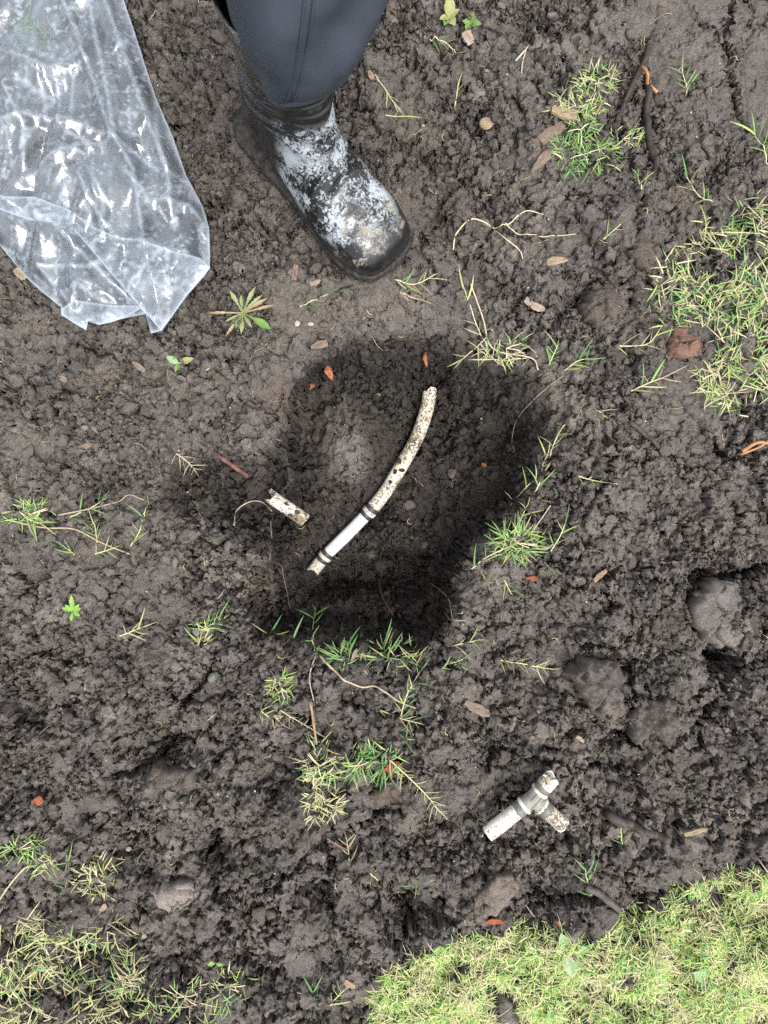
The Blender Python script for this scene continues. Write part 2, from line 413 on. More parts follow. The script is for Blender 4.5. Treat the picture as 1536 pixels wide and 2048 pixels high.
splat_class(5000, 0.0045, 0.0085, 1.1, 0.30, 0.16)
blocks(185, 840, 0.0010, 0.6, 0.0022, 0.0028, 0.12, np.clip(0.05 + 0.6 * rub, 0, 1) * (0.05 + 0.85 * p3))
lum = tint.mean(-1, keepdims=True); tint = 0.62 * tint + 0.38 * lum * np.array([1.06, 1.0, 0.94], np.float32)
print('splat', time.time() - T0)
# drying cracks (upper right crust and a few other places)
def voro_edge(x, y, f, seed):
    xs, ys = x * f, y * f; xi = np.floor(xs).astype(np.int64); yi = np.floor(ys).astype(np.int64)
    gx, gy = _tabs.setdefault(seed, perm_table(seed))
    f1 = np.full(x.shape, 9., np.float32); f2 = f1.copy()
    for i in (-1, 0, 1):
        for j in (-1, 0, 1):
            a, b = xi + i, yi + j
            h = ((a * 73856093) ^ (b * 19349663)); h = (h ^ (h >> 7)) & 4095
            dd = (a + 0.5 + 0.42 * gx[h] - xs) ** 2 + (b + 0.5 + 0.42 * gy[h] - ys) ** 2
            m = dd < f1; f2 = np.where(m, f1, np.minimum(f2, dd)); f1 = np.where(m, dd, f1)
    return (np.sqrt(f2) - np.sqrt(f1)) / f
def cracks(pxr, pyr, f, w, dep, seed):
    sub = np.where((PX > pxr[0]) & (PX < pxr[1]) & (PY > pyr[0]) & (PY < pyr[1]))
    x, y = X[sub], Y[sub]
    e = voro_edge(x + wx[sub] * 0.9 + warp1[sub] * 1.2, y + wy[sub] * 0.9 + warp2[sub] * 1.2, f, seed)
    px, py = PX[sub], PY[sub]
    mx = (1 - np.abs((px - (pxr[0] + pxr[1]) / 2) / ((pxr[1] - pxr[0]) / 2)) ** 4); my = (1 - np.abs((py - (pyr[0] + pyr[1]) / 2) / ((pyr[1] - pyr[0]) / 2)) ** 4)
    Z[sub] -= dep * (1 - sstep(0, w, e)) * np.clip(mx * my * 1.3, 0, 1) * np.clip(0.6 + 1.5 * nA[sub], 0, 1)
cracks((1200, 1640), (-120, 330), 11, 0.0045, 0.012, 900)
cracks((1200, 1640), (-120, 330), 26, 0.0026, 0.004, 905)
cracks((1230, 1480), (700, 900), 22, 0.0026, 0.005, 901)
cracks((480, 980), (555, 700), 20, 0.0026, 0.004, 902)
cracks((240, 480), (1440, 1700), 17, 0.003, 0.008, 903)
cracks((1060, 1540), (1120, 1560), 15, 0.003, 0.010, 904)
big_crack = [W2(*p) for p in [(1480,-40),(1462,20),(1445,60),(1455,110),(1452,140),(1470,165),(1480,215),(1500,260)]]
dcr = segdist(big_crack, X + wx * 0.5 + warp1, Y + wy * 0.5 + warp2)
Z -= 0.022 * (1 - sstep(0.0008, 0.0055, dcr))
Z += 0.0022 * fbm(X, Y, 200, 2, 700) + 0.0030 * cfbm(X, Y, 75, 3, 720, step=2)
Z += steep * 0.003 * cfbm(XW * 9 + YW * 2, YW, 24, 2, 740, step=1)
def blur(a, n):
    for ax_ in (0, 1):
        c = np.cumsum(np.pad(a, [(n + 1, n) if i == ax_ else (0, 0) for i in (0, 1)], mode='edge'), axis=ax_, dtype=np.float64)
        a = ((np.take(c, np.arange(2 * n + 1, c.shape[ax_]), ax_) - np.take(c, np.arange(0, c.shape[ax_] - 2 * n - 1), ax_)) / (2 * n + 1)).astype(np.float32)
    return a
Zs_ = blur(Z[FINE], 4); by_, bx_ = np.gradient(Zs_, d)
kk = sstep(0.9, 1.6, np.sqrt(bx_ * bx_ + by_ * by_)) * (1 - sstep(-0.03, 0.0, s_hole[FINE]))
kk = blur(kk.astype(np.float32), 5); det = Z[FINE] - Zs_
Z[FINE] = (Z[FINE] * (1 - kk) + (blur(Z[FINE], 12) + det * 0.8) * kk)                   # settle the steepest banks
# open crevices between the big lumps of spoil
for pts, w_, dp in [([(420,1340),(360,1420),(352,1485),(318,1522),(265,1548),(225,1552)], .0065, .030), ([(395,1555),(415,1590),(432,1615)], .005, .022), ([(418,1655),(430,1715),(437,1775),(428,1800)], .006, .030), ([(300,1690),(320,1700),(345,1690)], .006, .025),
                    ([(700,1645),(755,1612),(800,1604)], .006, .028), ([(640,1690),(665,1740),(650,1800),(668,1830)], .007, .032), ([(800,1830),(822,1860),(812,1890)], .006, .030), ([(480,1490),(520,1505),(560,1500)], .004, .018), ([(560,1760),(540,1810)], .005, .022),
                    ([(1375,1170),(1420,1148),(1480,1152),(1545,1132)], .007, .032), ([(1392,1190),(1386,1225),(1392,1262)], .005, .024), ([(1425,1305),(1450,1330),(1480,1325)], .008, .035), ([(1235,1455),(1258,1478),(1275,1500)], .007, .034), ([(1165,1290),(1200,1288),(1245,1315)], .005, .022), ([(1262,1340),(1268,1400)], .005, .022),
                    ([(1095,655),(1160,592),(1185,558),(1255,562)], .0045, .020), ([(1430,880),(1450,915),(1475,925)], .006, .026), ([(1060,20),(1110,60),(1130,120)], .005, .020), ([(840,270),(812,320),(790,350)], .005, .016), ([(20,1400),(30,1450)], .006, .025), ([(590,1430),(612,1445)], .007, .035), ([(155,690),(190,708),(235,700)], .005, .018)]:
    dq = segdist([W2(*p_) for p_ in pts], X[FINE] + wx[FINE] * 0.5 + warp1[FINE] * 1.5, Y[FINE] + wy[FINE] * 0.5 + warp2[FINE] * 1.5)
    Z[FINE] -= dp * (1 - sstep(0.15, 1.0, dq / (w_ * np.clip(1 + 1.6 * nB[FINE], 0.3, 1.8))))
gzy, gzx = np.gradient(Z[FINE], d)
stp = sstep(0.6, 2.0, np.sqrt(gzx * gzx + gzy * gzy))
GX, GY = X.copy(), Y.copy(); zf = Z[FINE]
GX[FINE] += stp * 0.009 * fbm(X[FINE] + zf * 1.4, Y[FINE] - zf * 1.1, 95, 2, 760)     # rough faces on steep slopes
GY[FINE] += stp * 0.009 * fbm(X[FINE] - zf * 1.2, Y[FINE] + zf * 1.3, 95, 2, 770)
gv = np.stack([GX, GY, Z], -1).reshape(-1, 3)
idx = np.arange(ny * nx, dtype=np.int32).reshape(ny, nx)
gf = np.stack([idx[:-1, :-1], idx[:-1, 1:], idx[1:, 1:], idx[1:, :-1]], -1).reshape(-1, 4)
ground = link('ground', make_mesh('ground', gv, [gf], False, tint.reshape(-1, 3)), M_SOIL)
tag(ground, 'dark crumbly soil with a dug hole', kind='structure')
print('ground', time.time() - T0)

def gz(x, y):
    ix = np.clip(np.searchsorted(ax, x), 1, nx - 1); iy = np.clip(np.searchsorted(ay, y), 1, ny - 1)
    return Z[iy, ix]
def gz_s(x, y, r=0.006):
    return float(max(gz(x + a * r, y + b * r) for a, b in ((0,0),(1,0),(-1,0),(0,1),(0,-1))))
def G(px, py, lift=0.0):
    """the point of the ground seen at a photo pixel"""
    z = 0.0
    for _ in range(12):
        x, y = W2(px, py, z); z = 0.5 * z + 0.5 * float(gz(x, y))
    x, y = W2(px, py, z)
    return Vector((x, y, float(gz(x, y)) + lift))

# ------------------------------------------------------------------ loose crumbs lying on it (nobody could count them)
def crumb_shape(sub, seed, rough=0.28):
    bm = bmesh.new(); bmesh.ops.create_icosphere(bm, subdivisions=sub, radius=1.0)
    v = np.array([x.co[:] for x in bm.verts], np.float32)
    f = np.array([[q.index for q in t.verts] for t in bm.faces], np.int32); bm.free()
    r = np.random.default_rng(seed)
    s_ = np.ones(len(v))
    for k in range(9):                            # cut facets
        n = r.normal(0, 1, 3); n /= np.linalg.norm(n); lim = r.uniform(0.55, 0.9)
        dn = v @ n; over = np.maximum(dn - lim, 0); v -= over[:, None] * n * 0.9
    v *= (1 + rough * fbm(v[:, 0] * 1 + seed, v[:, 1] + v[:, 2] * 0.7, 1.7, 3, seed % 50))[:, None]
    v *= r.uniform([0.75, 0.75, 0.55], [1.15, 1.0, 0.8])
    return v, f
M_CRUMB = M_SOIL
def crumb_cloud(n, r0, r1, sub, seed, power, name):
    shapes = [crumb_shape(sub, seed + k) for k in range(10)]
    u = rng.random(n); rr = r0 * (1 - u * (1 - (r1 / r0) ** (-power))) ** (-1 / power)
    xs = rng.uniform(-0.552, 0.552, n); ys = rng.uniform(-0.722, 0.722, n)
    iy = np.round(ys / d).astype(int) + nhy + oy; ix = np.round(xs / d).astype(int) + nhx + ox
    keep = rng.random(n) < (0.10 + 0.90 * loose[iy, ix]) * np.clip(0.75 + 1.3 * nB[iy, ix], 0.15, 1) * (0.12 + 0.88 * p3[iy, ix] ** 1.5)
    xs, ys, rr, iy, ix = xs[keep], ys[keep], rr[keep], iy[keep], ix[keep]; n = len(xs)
    which = rng.integers(0, len(shapes), n)
    V, F, C = [], [], []; off = 0
    a = rng.uniform(0, 6.283, (n, 3)); a[:, :2] *= 0.25
    for k, (sv, sf) in enumerate(shapes):
        m = which == k; cnt = int(m.sum())
        if not cnt: continue
        ca, sa = np.cos(a[m]), np.sin(a[m])
        v = np.repeat(sv[None], cnt, 0) * rr[m][:, None, None]
        y1 = v[..., 1] * ca[:, 0:1] - v[..., 2] * sa[:, 0:1]; z1 = v[..., 1] * sa[:, 0:1] + v[..., 2] * ca[:, 0:1]
        x1 = v[..., 0] * ca[:, 1:2] + z1 * sa[:, 1:2]; z2 = -v[..., 0] * sa[:, 1:2] + z1 * ca[:, 1:2]
        x2 = x1 * ca[:, 2:3] - y1 * sa[:, 2:3]; y2 = x1 * sa[:, 2:3] + y1 * ca[:, 2:3]
        zc = Z[iy[m], ix[m]] + rr[m] * rng.uniform(0.0, 0.5, cnt)
        V.append(np.stack([x2 + xs[m][:, None], y2 + ys[m][:, None], z2 + zc[:, None]], -1).reshape(-1, 3))
        F.append((sf[None] + (np.arange(cnt) * len(sv))[:, None, None] + off).reshape(-1, 3)); off += cnt * len(sv)
        f = np.clip(1.0 + rng.normal(0, 0.16, cnt), 0.6, 1.5)[:, None] * tint[iy[m], ix[m]]
        f = f * (1 + rng.normal(0, 0.04, (cnt, 3)))
        C.append(np.repeat(f, len(sv), 0))
    o = link(name, make_mesh(name, np.concatenate(V), F, sub > 1, np.concatenate(C)), M_CRUMB)
    return o
tag(crumb_cloud(6500, 0.0032, 0.0095, 2, 40, 2.2, 'soil_crumbs'), 'loose dark soil crumbs strewn over the ground', 'soil crumbs', kind='stuff')
tag(crumb_cloud(34000, 0.0012, 0.0034, 1, 70, 1.6, 'soil_grains'), 'fine dark soil grains strewn over the ground', 'soil grains', kind='stuff')
print('crumbs', time.time() - T0)
# ------------------------------------------------------------------ shape builders
def loft(rings, closed0=True, closed1=True):
    """rings: list of (n,3) arrays -> verts, faces"""
    n = len(rings[0]); V = np.concatenate(rings); F = []
    for k in range(len(rings) - 1):
        for i in range(n):
            j = (i + 1) % n
            F.append((k * n + i, k * n + j, (k + 1) * n + j, (k + 1) * n + i))
    V = V.tolist()
    if closed0:
        V.append(np.mean(rings[0], 0).tolist()); c = len(V) - 1
        F += [(c, (i + 1) % n, i) for i in range(n)]
    if closed1:
        V.append(np.mean(rings[-1], 0).tolist()); c = len(V) - 1; o = (len(rings) - 1) * n
        F += [(c, o + i, o + (i + 1) % n) for i in range(n)]
    return np.array(V), F
def resample(keys, n, cols):
    k = np.array(keys, float); t = np.linspace(0, 1, len(k)); tt = np.linspace(0, 1, n)
    out = []
    for c in range(cols):                        # Catmull-Rom
        v = k[:, c]; m = np.gradient(v, t)
        i = np.clip(np.searchsorted(t, tt, side='right') - 1, 0, len(t) - 2)
        h = t[i + 1] - t[i]; s_ = (tt - t[i]) / h
        out.append((2*s_**3-3*s_**2+1)*v[i] + (s_**3-2*s_**2+s_)*h*m[i] + (-2*s_**3+3*s_**2)*v[i+1] + (s_**3-s_**2)*h*m[i+1])
    return np.stack(out, 1)
def frames(P):
    P = np.asarray(P, float); T = np.gradient(P, axis=0); T /= np.linalg.norm(T, axis=1)[:, None]
    up_ = np.array([0, 0, 1.0]); 
    if abs(T[0] @ up_) > 0.9: up_ = np.array([1.0, 0, 0])
    N = []; n = up_ - T[0] * (up_ @ T[0]); n /= np.linalg.norm(n)
    for t in T:
        n = n - t * (n @ t); n /= np.linalg.norm(n); N.append(n)
    N = np.array(N); B = np.cross(T, N)
    return P, T, N, B
def tube(P, r, n=8, cap=True, lump=0.0, seed=0):
    P, T, N, B = frames(P); r = np.broadcast_to(np.asarray(r, float), (len(P),))
    a = np.arange(n) * 2 * np.pi / n; q = np.random.default_rng(seed)
    rings = []
    for k in range(len(P)):
        rr = r[k] * (1 + lump * q.normal(0, 1, n))
        rings.append(P[k] + (np.cos(a) * rr)[:, None] * N[k] + (np.sin(a) * rr)[:, None] * B[k])
    return loft(rings, cap, cap)
def smooth_path(pts, n):
    return resample(pts, n, 3)

# ------------------------------------------------------------------ the person: one booted leg
def rubber_material():
    m = Mat('boot_rubber')
    sx = m.node('ShaderNodeSeparateXYZ'); m.l.new(m.coord(), sx.inputs[0])
    u, v, w = sx.outputs
    # dried pale slurry: ragged film over the instep, thinning out to the toe, absent on the shaft
    zone = m.math('MULTIPLY', m.ramp(m.math('DIVIDE', u, 0.3), [(0.34, 0.0), (0.40, 1.0), (0.80, 1.0), (0.86, 0.25), (0.92, 0.0)]),
                  m.ramp(m.math('DIVIDE', w, 0.3), [(0.16, 0.0), (0.20, 1.0), (0.52, 1.0), (0.61, 0.0)]))
    big = m.noise(30, 3, 0.55); med = m.noise(170, 4, 0.7, dist=1.2); fin = m.noise(330, 3, 0.7)
    val = m.math('ADD', m.math('ADD', m.math('MULTIPLY', big, 0.9), m.math('MULTIPLY', med, 0.9)), m.math('MULTIPLY', fin, 0.35))
    mask = m.math('MULTIPLY', m.ramp(val, [(0.545, 0.0), (0.575, 1.0)]) if False else m.ramp(m.math('DIVIDE', val, 2.0), [(0.515, 0.0), (0.545, 0.55), (0.585, 1.0)]), zone)
    tan_z = m.ramp(m.math('DIVIDE', u, 0.3), [(0.70, 0.0), (0.76, 1.0), (0.88, 1.0), (0.92, 0.0)])
    tan = m.math('MULTIPLY', m.math('MULTIPLY', m.ramp(m.math('ADD', m.math('MULTIPLY', m.noise(60, 3), 0.6), m.math('MULTIPLY', fin, 0.4)), [(0.53, 0.0), (0.60, 1.0)]), tan_z), m.ramp(m.math('DIVIDE', w, 0.3), [(0.12, 0.0), (0.17, 1.0)]))
    dust = m.ramp(m.noise(18, 4), [(0.4, (0.010, 0.011, 0.012)), (0.75, (0.028, 0.028, 0.029))])
    c = m.mix(mask, dust, (0.38, 0.425, 0.46)); c = m.mix(tan, c, (0.27, 0.24, 0.18))
    low = m.math('MULTIPLY', m.ramp(m.math('DIVIDE', w, 0.3), [(0.05, 1.0), (0.14, 0.0)]), m.ramp(med, [(0.45, 0.0), (0.6, 0.6)]))
    c = m.mix(low, c, (0.16, 0.14, 0.12))
    side = m.math('MULTIPLY', m.ramp(m.math('DIVIDE', w, 0.5), [(0.35, 0.0), (0.5, 1.0)]), m.ramp(m.noise(45, 4, 0.6), [(0.5, 0.0), (0.62, 0.55)]))
    side = m.math('MULTIPLY', side, m.ramp(m.math('ADD', m.math('MULTIPLY', v, 5.0), 0.5), [(0.36, 1.0), (0.46, 0.0)]))
    c = m.mix(side, c, (0.20, 0.17, 0.13))
    rgh = m.mix(m.math('MAXIMUM', mask, m.math('MAXIMUM', tan, low)), m.ramp(m.noise(30, 4), [(0.35, 0.10), (0.7, 0.34)]), 0.75)
    m.set(c, rgh, 0.6)
    m.bump(m.math('ADD', m.math('MULTIPLY', mask, 0.5), m.math('MULTIPLY', m.noise(60, 3), 0.6)), 0.0012, 0.7)
    return m.m
def sole_material():
    m = Mat('boot_sole'); n = m.noise(120, 4, 0.65)
    m.set(m.ramp(n, [(0.38, (0.012, 0.0115, 0.011)), (0.72, (0.075, 0.066, 0.057))]), 0.7, 0.3); m.bump(n, 0.001, 0.6); return m.m
def trouser_material():
    m = Mat('trouser_cloth'); n = m.noise(14, 4); f = m.noise(900, 2)
    c = m.ramp(n, [(0.3, (0.054, 0.066, 0.086)), (0.7, (0.068, 0.081, 0.103))])
    spots = m.ramp(m.math('ADD', m.math('MULTIPLY', m.noise(38, 3), 0.75), m.math('MULTIPLY', m.noise(170, 3), 0.25)), [(0.70, 0.0), (0.735, 0.75)])
    c = m.mix(spots, c, (0.42, 0.42, 0.38))
    m.set(c, 0.72, 0.2)
    m.bump(f, 0.0004, 0.3); return m.m
HEEL = Vector((-0.182, 0.529, BOOTZ)); TOE = Vector((0.0145, 0.3227, BOOTZ))
fdir = (TOE - HEEL); FOOT_L = fdir.length; fdir.normalize()
person = empty('person', HEEL, 'person in a muddy black rubber boot and tucked grey-blue trousers, one leg in view', 'person')
person.rotation_euler.z = math.atan2(fdir.y, fdir.x)
SC = FOOT_L / 0.285
# ring: top u,w ; bottom u,w ; half width ; squareness of the underside
BK = [(.2835,.026,.2835,.014,.012,0),(.279,.040,.279,.007,.030,0),(.268,.054,.268,.004,.0415,0),(.250,.063,.250,.003,.0490,0),(.225,.069,.225,.003,.0540,0),
      (.200,.077,.192,.003,.0545,0),(.182,.090,.160,.004,.0515,.002),(.170,.106,.130,.005,.0480,.004),(.162,.122,.098,.006,.0455,.007),(.156,.138,.062,.007,.0440,.010),
      (.153,.155,.026,.012,.0440,.013),(.151,.172,.004,.040,.0450,.016),(.150,.189,.010,.090,.0460,.018),(.150,.205,.022,.140,.0470,.019),(.151,.224,.034,.190,.0480,.021),
      (.156,.247,.042,.234,.0510,.023),(.162,.277,.047,.274,.0560,.025),(.170,.310,.049,.310,.0630,.028),(.177,.345,.048,.345,.0700,.030),(.181,.372,.047,.372,.0740,.032)]
bk = resample(BK, 210, 6); NB = 56
def boot_ring(k, grow=0.0, ripple=True):
    ut, wt, ub, wb, hw, vo = bk[k]
    a = np.arange(NB) * 2 * np.pi / NB
    cu, cw = (ut + ub) / 2, (wt + wb) / 2; hu, hw2 = (ut - ub) / 2, (wt - wb) / 2
    L = math.hypot(hu, hw2) + 1e-9
    ca, sa = np.cos(a), np.sin(a)                # sa=+1 top, -1 bottom
    wpos = cw
    sq = np.clip(1 - wpos / 0.10, 0, 1)          # flat underside in the foot, round shaft
    e = 2.0 + 1.6 * sq
    rad = (np.abs(ca) ** e + np.abs(sa) ** e) ** (-1 / e)
    x = hw * rad * ca * (1 + grow / hw); y = rad * sa * (1 + grow / L)
    # narrower over the instep than at the welt
    x = x * (1 - 0.22 * np.clip(y, 0, 1) * np.clip(1 - abs(k - 86) / 115, 0, 1))
    P = np.stack([cu + hu * y, x + vo, cw + hw2 * y], 1)
    if ripple:
        w_ = P[:, 2]; u_ = P[:, 0]; front = np.clip(sa, 0, 1) ** 0.7
        # folds across the ankle, a bulge over the tongue
        amp = 0.0030 * np.exp(-((w_ - 0.150) / 0.030) ** 2)
        f = amp * np.sin((w_ - 0.10) * 260 + x * 22) * (0.4 + 0.6 * front)
        f += 0.0022 * np.exp(-((w_ - 0.095) / 0.02) ** 2) * np.sin(u_ * 330 + x * 40) * front
        f += 0.0016 * np.array([fbm(np.array([q[1] * 1.0]), np.array([q[2] + 0.5 * q[0]]), 28, 2, 31)[0] for q in P])
        P[:, 0] += f * np.clip(sa, -0.3, 1) * 0.9; P[:, 1] += f * ca * 1.2; P[:, 2] += f * 0.35 * front
    # moulded ribs round the shaft
    for wr in (0.192, 0.214):
        g = 0.0042 * np.exp(-((cw + hw2 * y - wr - 0.004 * y) / 0.0028) ** 2)
        P[:, 0] += g * sa; P[:, 1] += g * ca
    return P * SC
rings = [boot_ring(k) for k in range(len(bk))]
V, F = loft(rings, True, False)
# inner wall so that the shaft is an open sleeve
inn = []
for k in (len(bk) - 1, len(bk) - 19, len(bk) - 54):
    p = boot_ring(k, -0.0035, False); inn.append(p)
V2, F2 = loft([rings[-1]] + inn, False, False); o_ = len(V)
V = np.concatenate([V, V2]); F = F + [tuple(o_ + i for i in f) for f in F2]
M_RUB = rubber_material(); M_SOLE = sole_material(); M_TRS = trouser_material()
boot = link('rubber_boot', make_mesh('rubber_boot', V, F, True), M_RUB, person)
sub = boot.modifiers.new('sub', 'SUBSURF'); sub.levels = 1; sub.render_levels = 1
# sole with a welt line, tread edge and toe bumper
def outline(grow, n=80):
    us = np.linspace(0, 1, n // 2); w = np.interp(us * 0.285, [0, .01, .03, .08, .13, .18, .22, .25, .268, .279, .285], [.012, .026, .035, .038, .038, .046, .0515, .0480, .041, .029, .006]) + grow
    L_ = np.stack([us * 0.285 * (1 + 0.0 * grow) + (us - 0.5) * 2 * grow, w], 1); R_ = L_[::-1].copy(); R_[:, 1] *= -1
    return np.concatenate([L_, R_])
lv = [(0.0, -0.004), (0.001, 0.0006), (0.008, 0.0022), (0.0125, 0.0024), (0.0135, 0.0004), (0.0165, 0.0002), (0.0175, 0.0022), (0.0215, 0.0020), (0.023, -0.002)]
sr = []
for w, gq in lv:
    ol = outline(gq + 0.0015); lift = 0.006 * np.clip((ol[:, 0] - 0.23) / 0.055, 0, 1) ** 2
    sr.append(np.stack([ol[:, 0], ol[:, 1], w + lift], 1) * SC)
V, F = loft(sr, True, True); V = np.asarray(V); V[:, 2] -= 0.002
sole = link('sole', make_mesh('sole', V, F, True), M_SOLE, boot)
# toe-cap seam and side seam: thin raised beads on the upper
def bead(name, pts, r):
    V, F = tube(smooth_path(pts, 40), r, 6); return link(name, make_mesh(name, V, F, True), M_RUB, boot)
def on_boot(u, ang):
    """point on the boot surface by ring parameter and angle"""
    k = int(np.argmin(np.abs(bk[:, 0] - u) + (np.arange(len(bk)) > 118) * 9)); i = int(round(ang / 360 * NB)) % NB
    return rings[k][i]
bead('seam', [on_boot(0.232, a) for a in (12, 30, 50, 70, 90, 110, 130, 150, 168)], 0.0011)
# trouser leg, bloused over the boot top in front and tucked in behind
rib = []
NT = 64; a = np.arange(NT) * 2 * np.pi / NT
TK = [(.100,.020,.228,.036,.036),(.101,.020,.234,.044,.044),(.103,.019,.248,.052,.051),(.108,.0175,.270,.059,.058),(.1185,.017,.300,.066,.065),(.1325,.0173,.350,.074,.073),
      (.1417,.0225,.400,.080,.080),(.1484,.034,.480,.084,.084),(.1517,.0447,.560,.086,.086),(.1516,.0517,.640,.087,.087)]
tk = resample(TK, 70, 5)
for q in tk:
    uc, vc, w, ru, rv = q
    x = uc + ru * np.cos(a); y = vc + rv * np.sin(a)
    t = np.clip((w - 0.21) / 0.2, 0, 1)
    ph = 26 * w
    f = 0.0060 * np.sin(3 * a + ph * 1.0) * t + 0.0045 * np.sin(5 * a - ph * 1.7 + 1) * t
    left = np.clip(np.cos(a - 3.75) * 1.5, 0, 1); f *= 1 - 0.9 * left
    f += 0.008 * (1 - left) * fbm(np.cos(a) * 1.0 + 3, np.sin(a) + w * 9, 1.4, 3, 61) * t
    # diagonal drag folds falling from the outside of the shin to the boot
    f += 0.0055 * np.exp(-((a - 0.75 - (0.33 - w) * 4) / 0.16) ** 2) * np.exp(-((w - 0.285) / 0.05) ** 2)
    f -= 0.0055 * np.exp(-((a - 0.45 - (0.33 - w) * 4) / 0.16) ** 2) * np.exp(-((w - 0.275) / 0.05) ** 2)
    f += 0.004 * np.exp(-((w - 0.262 - 0.012 * np.sin(a * 2)) / 0.006) ** 2)
    f -= 0.004 * np.exp(-((w - 0.275 - 0.012 * np.sin(a * 2)) / 0.007) ** 2)
    back = np.clip(np.cos(a - 3.75) * 1.8, 0, 1); back = back * back * (3 - 2 * back) * (1 - np.clip((w - 0.40) / 0.10, 0, 1)); f -= 0.015 * back
    droop = 0.010 * np.cos(a + 0.76) * (1 - t)
    rib.append(np.stack([x + f * np.cos(a), y + f * np.sin(a), w - droop + 0 * x], 1))
V, F = loft(rib, True, True)
trs = link('trouser_leg', make_mesh('trouser_leg', V, F, True), M_TRS, person)
sub = trs.modifiers.new('sub', 'SUBSURF'); sub.levels = 1; sub.render_levels = 2
# flat-felled side seam of the trouser leg
def trs_pt(k, ang, out=0.0004):
    i = ang / 6.28318 * NT; i0 = int(i) % NT; t = i - int(i)
    p = rib[k][i0] * (1 - t) + rib[k][(i0 + 1) % NT] * t
    return p + np.array([math.cos(ang), math.sin(ang), 0]) * out
for da in (0.0, 0.075):
    V, F = tube([trs_pt(k, -1.02 + da + 0.25 * (k / 60)) for k in range(5, 66)], 0.0008, 5)
    link('seam', make_mesh('seam', V, F, True), M_TRS, trs)
print('boot', time.time() - T0)
# ------------------------------------------------------------------ pipes
def old_pvc(name, dirt=0.5, base=(0.72, 0.68, 0.57)):
    m = Mat(name)
    n1 = m.noise(55, 4, 0.65); n2 = m.noise(260, 4, 0.7); n3 = m.noise(600, 3, 0.7); n4 = m.noise(18, 3)
    c = m.mix(m.ramp(n1, [(0.48, 0.0), (0.68, 0.8)]), base, (0.40, 0.29, 0.15))
    soil = m.math('ADD', m.math('MULTIPLY', n2, 0.55), m.math('ADD', m.math('MULTIPLY', n3, 0.2), m.math('MULTIPLY', n4, 0.35)))
    lo = 0.652 - 0.085 * dirt
    mk = m.ramp(soil, [(lo - 0.02, 0.0), (lo + 0.02, 0.6), (lo + 0.06, 1.0)])
    c = m.mix(mk, c, m.ramp(n1, [(0.4, (0.050, 0.040, 0.032)), (0.6, (0.16, 0.11, 0.065))]))
    m.set(c, m.mix(mk, 0.45, 0.9), 0.4); m.bump(m.math('ADD', mk, m.math('MULTIPLY', n3, 0.5)), 0.0010, 0.8); return m.m
def plain(name, col, rough=0.4, spec=0.5, var=0.12, scale=80, bumpd=0.0003):
    m = Mat(name); n = m.noise(scale, 4, 0.6)
    m.set(m.ramp(n, [(0.3, tuple(c * (1 - var) for c in col)), (0.7, tuple(min(1, c * (1 + var)) for c in col))]), rough, spec)
    if bumpd: m.bump(n, bumpd, 0.5)
    return m.m
def white_pvc():
    m = Mat('white_pvc'); n = m.noise(420, 2, 0.6); b_ = m.noise(30, 3)
    c = m.mix(m.ramp(n, [(0.70, 0.0), (0.74, 1.0)]), m.ramp(b_, [(0.3, (0.70, 0.73, 0.78)), (0.7, (0.78, 0.80, 0.83))]), (0.10, 0.08, 0.07))
    m.set(c, 0.32, 0.5); return m.m
M_OLD = old_pvc('old_pvc', 0.75); M_OLDM = old_pvc('old_pvc_muddy', 1.10); M_OLDW = old_pvc('old_pvc_pale', 0.85, (0.74, 0.71, 0.62)); M_WHITE = white_pvc()
M_GLUE = plain('grey_coupling', (0.055, 0.053, 0.052), 0.45, 0.5, 0.3, 150)
M_GREY = plain('grey_fitting', (0.25, 0.25, 0.22), 0.5, 0.4, 0.25, 120)
M_COLLAR = plain('grey_collar', (0.15, 0.152, 0.14), 0.5, 0.4, 0.35, 160)
M_CLAMP = old_pvc('clamp_ring', 0.45, (0.76, 0.74, 0.68))
def hollow_pipe(name, P, ro, ri, mat, parent, jag0=0.0, jag1=0.0, seed=0, n=28, tilt0=0.0, tilt1=0.0, wob=0.012):
    P, T, N, B = frames(P); a = np.arange(n) * 2 * np.pi / n; q = np.random.default_rng(seed)
    def ring(k, r, sh):
        rr = r * (1 + wob * np.sin(2 * a + k * 0.3))
        return P[k] + (np.cos(a) * rr)[:, None] * N[k] + (np.sin(a) * rr)[:, None] * B[k] + sh[:, None] * T[k]
    def jagv(j, tilt):
        if j == 0: return tilt * np.cos(a)
        v = q.uniform(-1, 1, n); v = 0.5 * v + 0.25 * (np.roll(v, 1) + np.roll(v, -1)) + 0.9 * np.sin(a * 2 + q.uniform(0, 6)) ; return j * v * 0.8 + tilt * np.cos(a)
    j0 = jagv(jag0, tilt0); j1 = jagv(jag1, tilt1); m_ = len(P) - 1; z = np.zeros(n)
    out = [ring(k, ro, j0 if k == 0 else (j1 if k == m_ else z)) for k in range(len(P))]
    inn = [ring(k, ri, j0 if k == 0 else (j1 if k == m_ else z)) for k in range(len(P))][::-1]
    V, F = loft(out + inn + [out[0]], False, False)
    return link(name, make_mesh(name, V, F, True), mat, parent)
def rel(P, o): return np.asarray(P, float) - np.asarray(o[:3] if not isinstance(o, Vector) else (o.x, o.y, o.z))
def ring_band(name, P, r, mat, parent, prof=None, n=28):
    """solid lathe along a short path with a radius profile"""
    V, F = tube(P, r, n); return link(name, make_mesh(name, V, F, True), mat, parent)
def sub_path(P, a, b, n):
    P = np.asarray(P); L = np.concatenate([[0], np.cumsum(np.linalg.norm(np.diff(P, axis=0), axis=1))])
    s_ = np.linspace(a, b, n); return np.stack([np.interp(s_, L, P[:, i]) for i in range(3)], 1)

